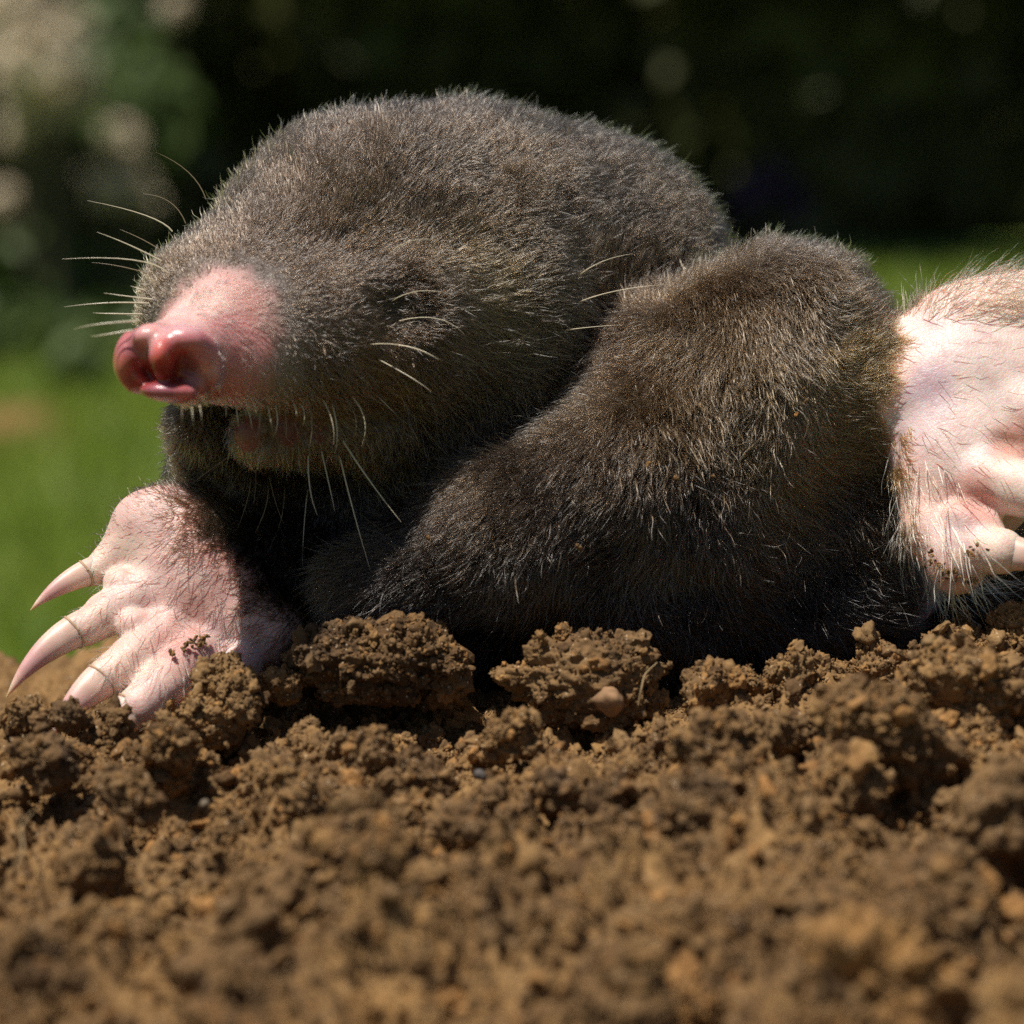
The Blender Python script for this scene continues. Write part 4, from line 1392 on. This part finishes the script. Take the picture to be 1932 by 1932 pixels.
CLAWS = [((182, 1074, -0.52), (110, 1098, -0.70), (57, 1152, -0.80), 27), ((166, 1180, -0.92), (70, 1218, -1.15), (12, 1316, -1.30), 35),
         ((212, 1270, -1.26), (140, 1315, -1.50), (88, 1398, -1.65), 39), ((270, 1326, -1.48), (205, 1370, -1.70), (160, 1450, -1.85), 42), ((412, 1328, -1.25), (370, 1390, -1.4), (350, 1450, -1.5), 34),
         ((1884, 1040, -0.79), (1950, 1046, -1.0), (2030, 1080, -1.1), 38), ((1982, 932, -0.90), (2080, 950, -1.15), (2170, 1000, -1.25), 47), ((2062, 799, -0.66), (2160, 805, -0.9), (2260, 845, -1.0), 48),
         ((2112, 655, -0.34), (2210, 645, -0.55), (2310, 665, -0.65), 46), ((2112, 532, 0.0), (2190, 505, -0.15), (2280, 500, -0.2), 40)]
for cl in CLAWS:
    make_claw(*cl)

# ------------------------------------------------------------------ whiskers
proj = np.stack((BODY_V[:, 0] / (1 + BODY_V[:, 2] / DIST) * PX + 966, 966 - BODY_V[:, 1] / (1 + BODY_V[:, 2] / DIST) * PX, BODY_V[:, 2]), 1)


def surf_w_at(px, py):
    m = (np.abs(proj[:, 0] - px) < 14) & (np.abs(proj[:, 1] - py) < 14)
    if m.any():
        return float(proj[m, 2].min())
    d = (proj[:, 0] - px) ** 2 + (proj[:, 1] - py) ** 2
    return float(proj[np.argmin(d), 2])


wh_mat, nt, out = new_mat('whisker')
b = principled(nt, out, Base_Color=(0.60, 0.52, 0.38, 1), Roughness=0.30)
b.inputs['Subsurface Weight'].default_value = 0.0
wh_dark, nt, out = new_mat('whisker_dark')
principled(nt, out, Base_Color=(0.26, 0.19, 0.12, 1), Roughness=0.35)


def whisker(pts, r, dz=(-0.10, -0.28), mat=None):
    """pts: root, middle, tip"""
    w0 = surf_w_at(*pts[0]) + 0.02
    a, c, t_ = loc(pts[0][0], pts[0][1], w0), loc(pts[1][0], pts[1][1], w0 + dz[0]), loc(pts[2][0], pts[2][1], w0 + dz[1])
    c = 2 * c - 0.5 * (a + t_)
    K = 9
    P_ = []
    for i in range(K):
        t = i / (K - 1)
        P_.append((1 - t) ** 2 * a + 2 * t * (1 - t) * c + t * t * t_)
    R_ = [0.72 * r / PX * (1 - 0.86 * (i / (K - 1)) ** 1.3) for i in range(K)]
    return stick('whisker', to_world(np.array(P_)), R_, mat or wh_mat, mole, seg=5)


def c4(p): return (p[0] * 0.508, p[1] * 0.508)
def c1(p): return (150.9 + p[0] * 0.35156, 452.8 + p[1] * 0.35156)
def c6(p): return (528.3 + p[0] * 0.46876, 150.9 + p[1] * 0.46876)
def c3(p): return (301.9 + p[0] * 0.39064, 754.7 + p[1] * 0.39064)


SIDE = [((765, 740), (700, 640), (578, 565)), ((690, 830), (630, 750), (530, 720)), ((640, 860), (540, 800), (325, 745)), ((600, 970), (480, 910), (360, 862)),
        ((590, 925), (520, 885), (445, 852)), ((625, 1015), (490, 965), (230, 962)), ((560, 1020), (450, 990), (340, 975)), ((565, 1112), (470, 1100), (385, 1088)),
        ((552, 1127), (400, 1125), (238, 1140)), ((528, 1167), (410, 1165), (345, 1162)), ((512, 1192), (360, 1205), (275, 1223)), ((492, 1226), (390, 1243), (337, 1249)),
        ((540, 1080), (510, 1070), (485, 1062))]
for i, q in enumerate(SIDE):
    thin = i in (0, 1, 4, 6)
    whisker([c4(p) for p in q], 1.5 if thin else 2.3, (0.0, 0.05), wh_dark if thin else wh_mat)
LIP = [((780, 880), (784, 920), (785, 950)), ((838, 890), (845, 950), (850, 1000)), ((880, 880), (890, 920), (895, 960)), ((900, 900), (915, 960), (925, 1015)),
       ((932, 880), (942, 910), (950, 940)), ((962, 900), (965, 980), (950, 1060)), ((1005, 890), (1022, 960), (1030, 1015)), ((1050, 890), (1060, 980), (1040, 1055)),
       ((1100, 920), (1108, 1000), (1105, 1070)), ((1150, 880), (1160, 920), (1165, 950)), ((1185, 880), (1205, 940), (1195, 1000)), ((1228, 890), (1245, 1010), (1225, 1130)),
       ((1305, 860), (1355, 980), (1360, 1100)), ((1355, 890), (1380, 1020), (1370, 1140)), ((1430, 860), (1480, 960), (1470, 1070)), ((1460, 840), (1528, 970), (1510, 1110)),
       ((1590, 830), (1650, 890), (1700, 940)), ((700, 880), (705, 920), (702, 955)), ((640, 885), (650, 930), (655, 985)), ((600, 890), (604, 940), (610, 1010)), ((545, 890), (548, 940), (545, 1000))]
for i, q in enumerate(LIP):
    whisker([c1(p) for p in q], (1.5, 1.9, 1.3, 1.7)[i % 4] if i not in (17, 18, 19, 20) else 1.1, (-0.12, -0.10), (wh_mat, wh_mat, wh_dark)[i % 3])
for q, f, r_, mt in [(((1560, 560), (1750, 570), (1920, 640)), c1, 1.4, wh_mat), (((1600, 640), (1780, 740), (1885, 815)), c1, 1.4, wh_mat),
                     (((440, 700), (520, 650), (620, 642)), c6, 1.4, wh_mat), (((450, 890), (560, 850), (690, 862)), c6, 1.4, wh_mat), (((480, 970), (630, 960), (740, 1022)), c6, 1.4, wh_mat),
                     (((470, 1065), (560, 1085), (640, 1125)), c6, 1.4, wh_mat), (((1200, 790), (1300, 730), (1420, 700)), c6, 1.7, wh_mat), (((1190, 900), (1350, 850), (1560, 822)), c6, 1.9, wh_mat),
                     (((1130, 1010), (1250, 995), (1380, 985)), c6, 1.5, wh_mat),
                     (((716, 270), (725, 430), (760, 555)), c3, 2.3, wh_mat), (((780, 250), (815, 400), (845, 540)), c3, 2.1, wh_mat), (((870, 280), (935, 540), (1015, 820)), c3, 2.4, wh_mat),
                     (((885, 200), (1020, 400), (1165, 590)), c3, 2.8, wh_mat), (((715, 420), (695, 620), (688, 815)), c3, 2.0, wh_mat), (((600, 380), (575, 610), (460, 800)), c3, 1.5, wh_dark),
                     (((520, 400), (480, 600), (300, 880)), c3, 1.7, wh_dark), (((440, 360), (425, 470), (375, 620)), c3, 1.4, wh_dark), (((520, 340), (560, 500), (600, 600)), c3, 1.4, wh_dark),
                     (((460, 320), (462, 420), (450, 510)), c3, 1.4, wh_dark), (((400, 320), (350, 410), (300, 470)), c3, 1.4, wh_dark), (((350, 260), (240, 340), (160, 395)), c3, 1.4, wh_dark)]:
    whisker([f(p) for p in q], r_, (-0.22, -0.30), mt)

# ------------------------------------------------------------------ thin hairs on the bare hands and snout
def hand_hairs(name, spots, n, flow, length, colr, radius, lift, jit=0.2):
    m = near_any(TRI_C, spots) & (facing > -0.3)
    P, Nn = sample_body(n, TRI_AREA * m)
    f = rbf(P, flow)
    d = f[:, :3].copy(); d[:, 1] *= -1
    L = f[:, 3] * (0.6 + 0.8 * rng.random(len(P))) * length
    pts, rads = grow_hairs(P, Nn, L, np.full(len(P), lift), d, np.full(len(P), radius) * (0.7 + 0.6 * rng.random(len(P))), k=5, clump=0.1, cell=0.1, jit=jit, curl=0.05)
    c = np.array(colr)[None, :] * (0.6 + 0.8 * rng.random((len(P), 1)))
    o = curves_object(name, pts, rads, c, hair_mat, mole)
    return tag(o, kind='stuff')


hand_hairs('hand_hair', [(300, 960, -0.5, 130), (370, 1050, -0.6, 130), (400, 1130, -0.7, 100)], 560,
           [(300, 930, -0.3, (-0.7, -0.5, 0.2, 0.8)), (340, 1040, -0.6, (-0.95, 0.1, 0.0, 1.0)), (400, 1100, -0.6, (-0.95, 0.3, 0, 1.0)), (230, 960, -0.3, (-0.8, -0.5, 0, 0.7))],
           0.19, (0.06, 0.045, 0.035), 0.0028, 0.30)
hand_hairs('hand_hair', [(330, 1200, -0.9, 170), (220, 1130, -0.8, 100)], 500,
           [(300, 1200, -0.9, (-0.6, 0.7, 0.0, 1.0)), (200, 1130, -0.7, (-0.9, 0.3, 0.0, 0.7))], 0.26, (0.55, 0.42, 0.30), 0.0030, 0.35, 0.4)
hand_hairs('hand_hair', [(1800, 560, 0.1, 130), (1900, 560, 0.1, 150), (1980, 560, 0.1, 130)], 800,
           [(1760, 560, 0.1, (0.6, -0.6, 0.2, 1.0)), (1860, 530, 0.1, (0.8, -0.4, 0.2, 1.0)), (1850, 640, -0.2, (0.9, -0.5, 0, 1.0))], 0.36, (0.20, 0.13, 0.08), 0.0036, 0.38, 0.25)
hand_hairs('hand_hair', [(1870, 740, -0.2, 140), (1830, 880, -0.4, 120)], 200,
           [(1870, 700, -0.2, (0.95, -0.3, 0, 1.0)), (1830, 880, -0.4, (0.8, 0.2, 0, 0.8))], 0.26, (0.22, 0.15, 0.10), 0.0030, 0.25, 0.35)
hand_hairs('hand_hair', [(1750, 960, -0.2, 110), (1790, 1070, -0.4, 110), (1720, 880, 0.0, 70)], 300,
           [(1730, 900, -0.2, (0.35, 0.9, 0, 0.9)), (1760, 1020, -0.4, (0.35, 0.95, 0.0, 1.0)), (1820, 1080, -0.6, (0.85, 0.5, 0.0, 1.2))], 0.46, (0.70, 0.50, 0.27), 0.0038, 0.30, 0.18)
hand_hairs('snout_hair', [(450, 640, -1.7, 120), (400, 740, -1.9, 80), (500, 660, -1.5, 90)], 5200,
           [(440, 640, -1.8, (0.9, 0.1, 0.2, 1.0)), (480, 560, -1.6, (0.8, -0.3, 0.3, 1.0)), (400, 750, -2.0, (0.3, 0.9, 0, 1.0)), (480, 720, -1.8, (0.6, 0.7, 0, 1.1))],
           0.11, (0.22, 0.155, 0.12), 0.0028, 0.35, 0.25)

# soil crumbs: last, so that none lies inside the mole
cp, cs, cr_ = scatter_crumbs(260000, soil)
local = np.stack((cp @ RIGHT, cp @ UP, cp @ FWD), 1)
okc = sdf_chunks(local) > 0.10
# grains stuck to the hands and the fur
ex = [(370, 1213, 14, 22), (385, 1205, 12, 14), (325, 1232, 5, 6), (1790, 1085, 26, 26), (1830, 1095, 22, 22), (1760, 1060, 12, 22), (1840, 1040, 6, 18), (1092, 1032, 3, 3), (808, 1014, 2, 3), (1065, 1195, 14, 26), (1500, 760, 3, 60), (1250, 900, 3, 80), (700, 420, 2, 60)]
ep, es = [], []
for px, py, n_, spread in ex:
    for _ in range(n_):
        qx, qy = px + rng.normal() * spread * 0.5, py + rng.normal() * spread * 0.35
        ep.append(at(qx, qy, surf_w_at(qx, qy) - (0.02 if 300 < px < 400 or px > 1700 else 0.28)))
        es.append(0.012 + 0.014 * rng.random())
cp = np.concatenate((cp[okc], np.array(ep)))
cs = np.concatenate((cs[okc], np.array(es)))

crumb_col = bpy.data.collections.new('crumb_shapes')
for k in range(8):
    me, v = lump_mesh('crumb', 3 if k < 5 else 2, 41 + k, squash=(1, 0.9, 0.8), rough=1.45, octaves=3)
    if k % 2:
        me.polygons.foreach_set('use_smooth', np.zeros(len(me.polygons), dtype=bool))
    o = bpy.data.objects.new('crumb', me)
    crumb_col.objects.link(o)
pm_ = bpy.data.meshes.new('soil_crumbs')
pm_.vertices.add(len(cp))
pm_.vertices.foreach_set('co', cp.astype(np.float32).ravel())
a = pm_.attributes.new('size', 'FLOAT_VECTOR', 'POINT'); a.data.foreach_set('vector', (cs[:, None] * rng.uniform(0.6, 1.35, (len(cs), 3))).astype(np.float32).ravel())
a = pm_.attributes.new('turn', 'FLOAT_VECTOR', 'POINT'); a.data.foreach_set('vector', (rng.random((len(cp), 3)) * 6.283).astype(np.float32).ravel())
a = pm_.attributes.new('shape', 'INT', 'POINT'); a.data.foreach_set('value', rng.integers(0, 8, len(cp)).astype(np.int32))
crumbs = link('soil_crumbs', pm_, soil)
tag(crumbs, kind='stuff')
gn = bpy.data.node_groups.new('crumb_scatter', 'GeometryNodeTree')
gn.interface.new_socket('Geometry', in_out='INPUT', socket_type='NodeSocketGeometry')
gn.interface.new_socket('Geometry', in_out='OUTPUT', socket_type='NodeSocketGeometry')
gi, go = gn.nodes.new('NodeGroupInput'), gn.nodes.new('NodeGroupOutput')
ci = gn.nodes.new('GeometryNodeCollectionInfo')
ci.inputs['Collection'].default_value = crumb_col
ci.inputs['Separate Children'].default_value = True
ci.inputs['Reset Children'].default_value = True
iop = gn.nodes.new('GeometryNodeInstanceOnPoints')
iop.inputs['Pick Instance'].default_value = True


def named(attr, typ):
    n_ = gn.nodes.new('GeometryNodeInputNamedAttribute')
    n_.data_type = typ
    n_.inputs['Name'].default_value = attr
    return n_.outputs['Attribute']


gn.links.new(gi.outputs[0], iop.inputs['Points'])
gn.links.new(ci.outputs[0], iop.inputs['Instance'])
gn.links.new(named('shape', 'INT'), iop.inputs['Instance Index'])
e2r = gn.nodes.new('FunctionNodeEulerToRotation')
gn.links.new(named('turn', 'FLOAT_VECTOR'), e2r.inputs[0])
gn.links.new(e2r.outputs[0], iop.inputs['Rotation'])
gn.links.new(named('size', 'FLOAT_VECTOR'), iop.inputs['Scale'])
gn.links.new(iop.outputs[0], go.inputs[0])
md = crumbs.modifiers.new('scatter', 'NODES')
md.node_group = gn
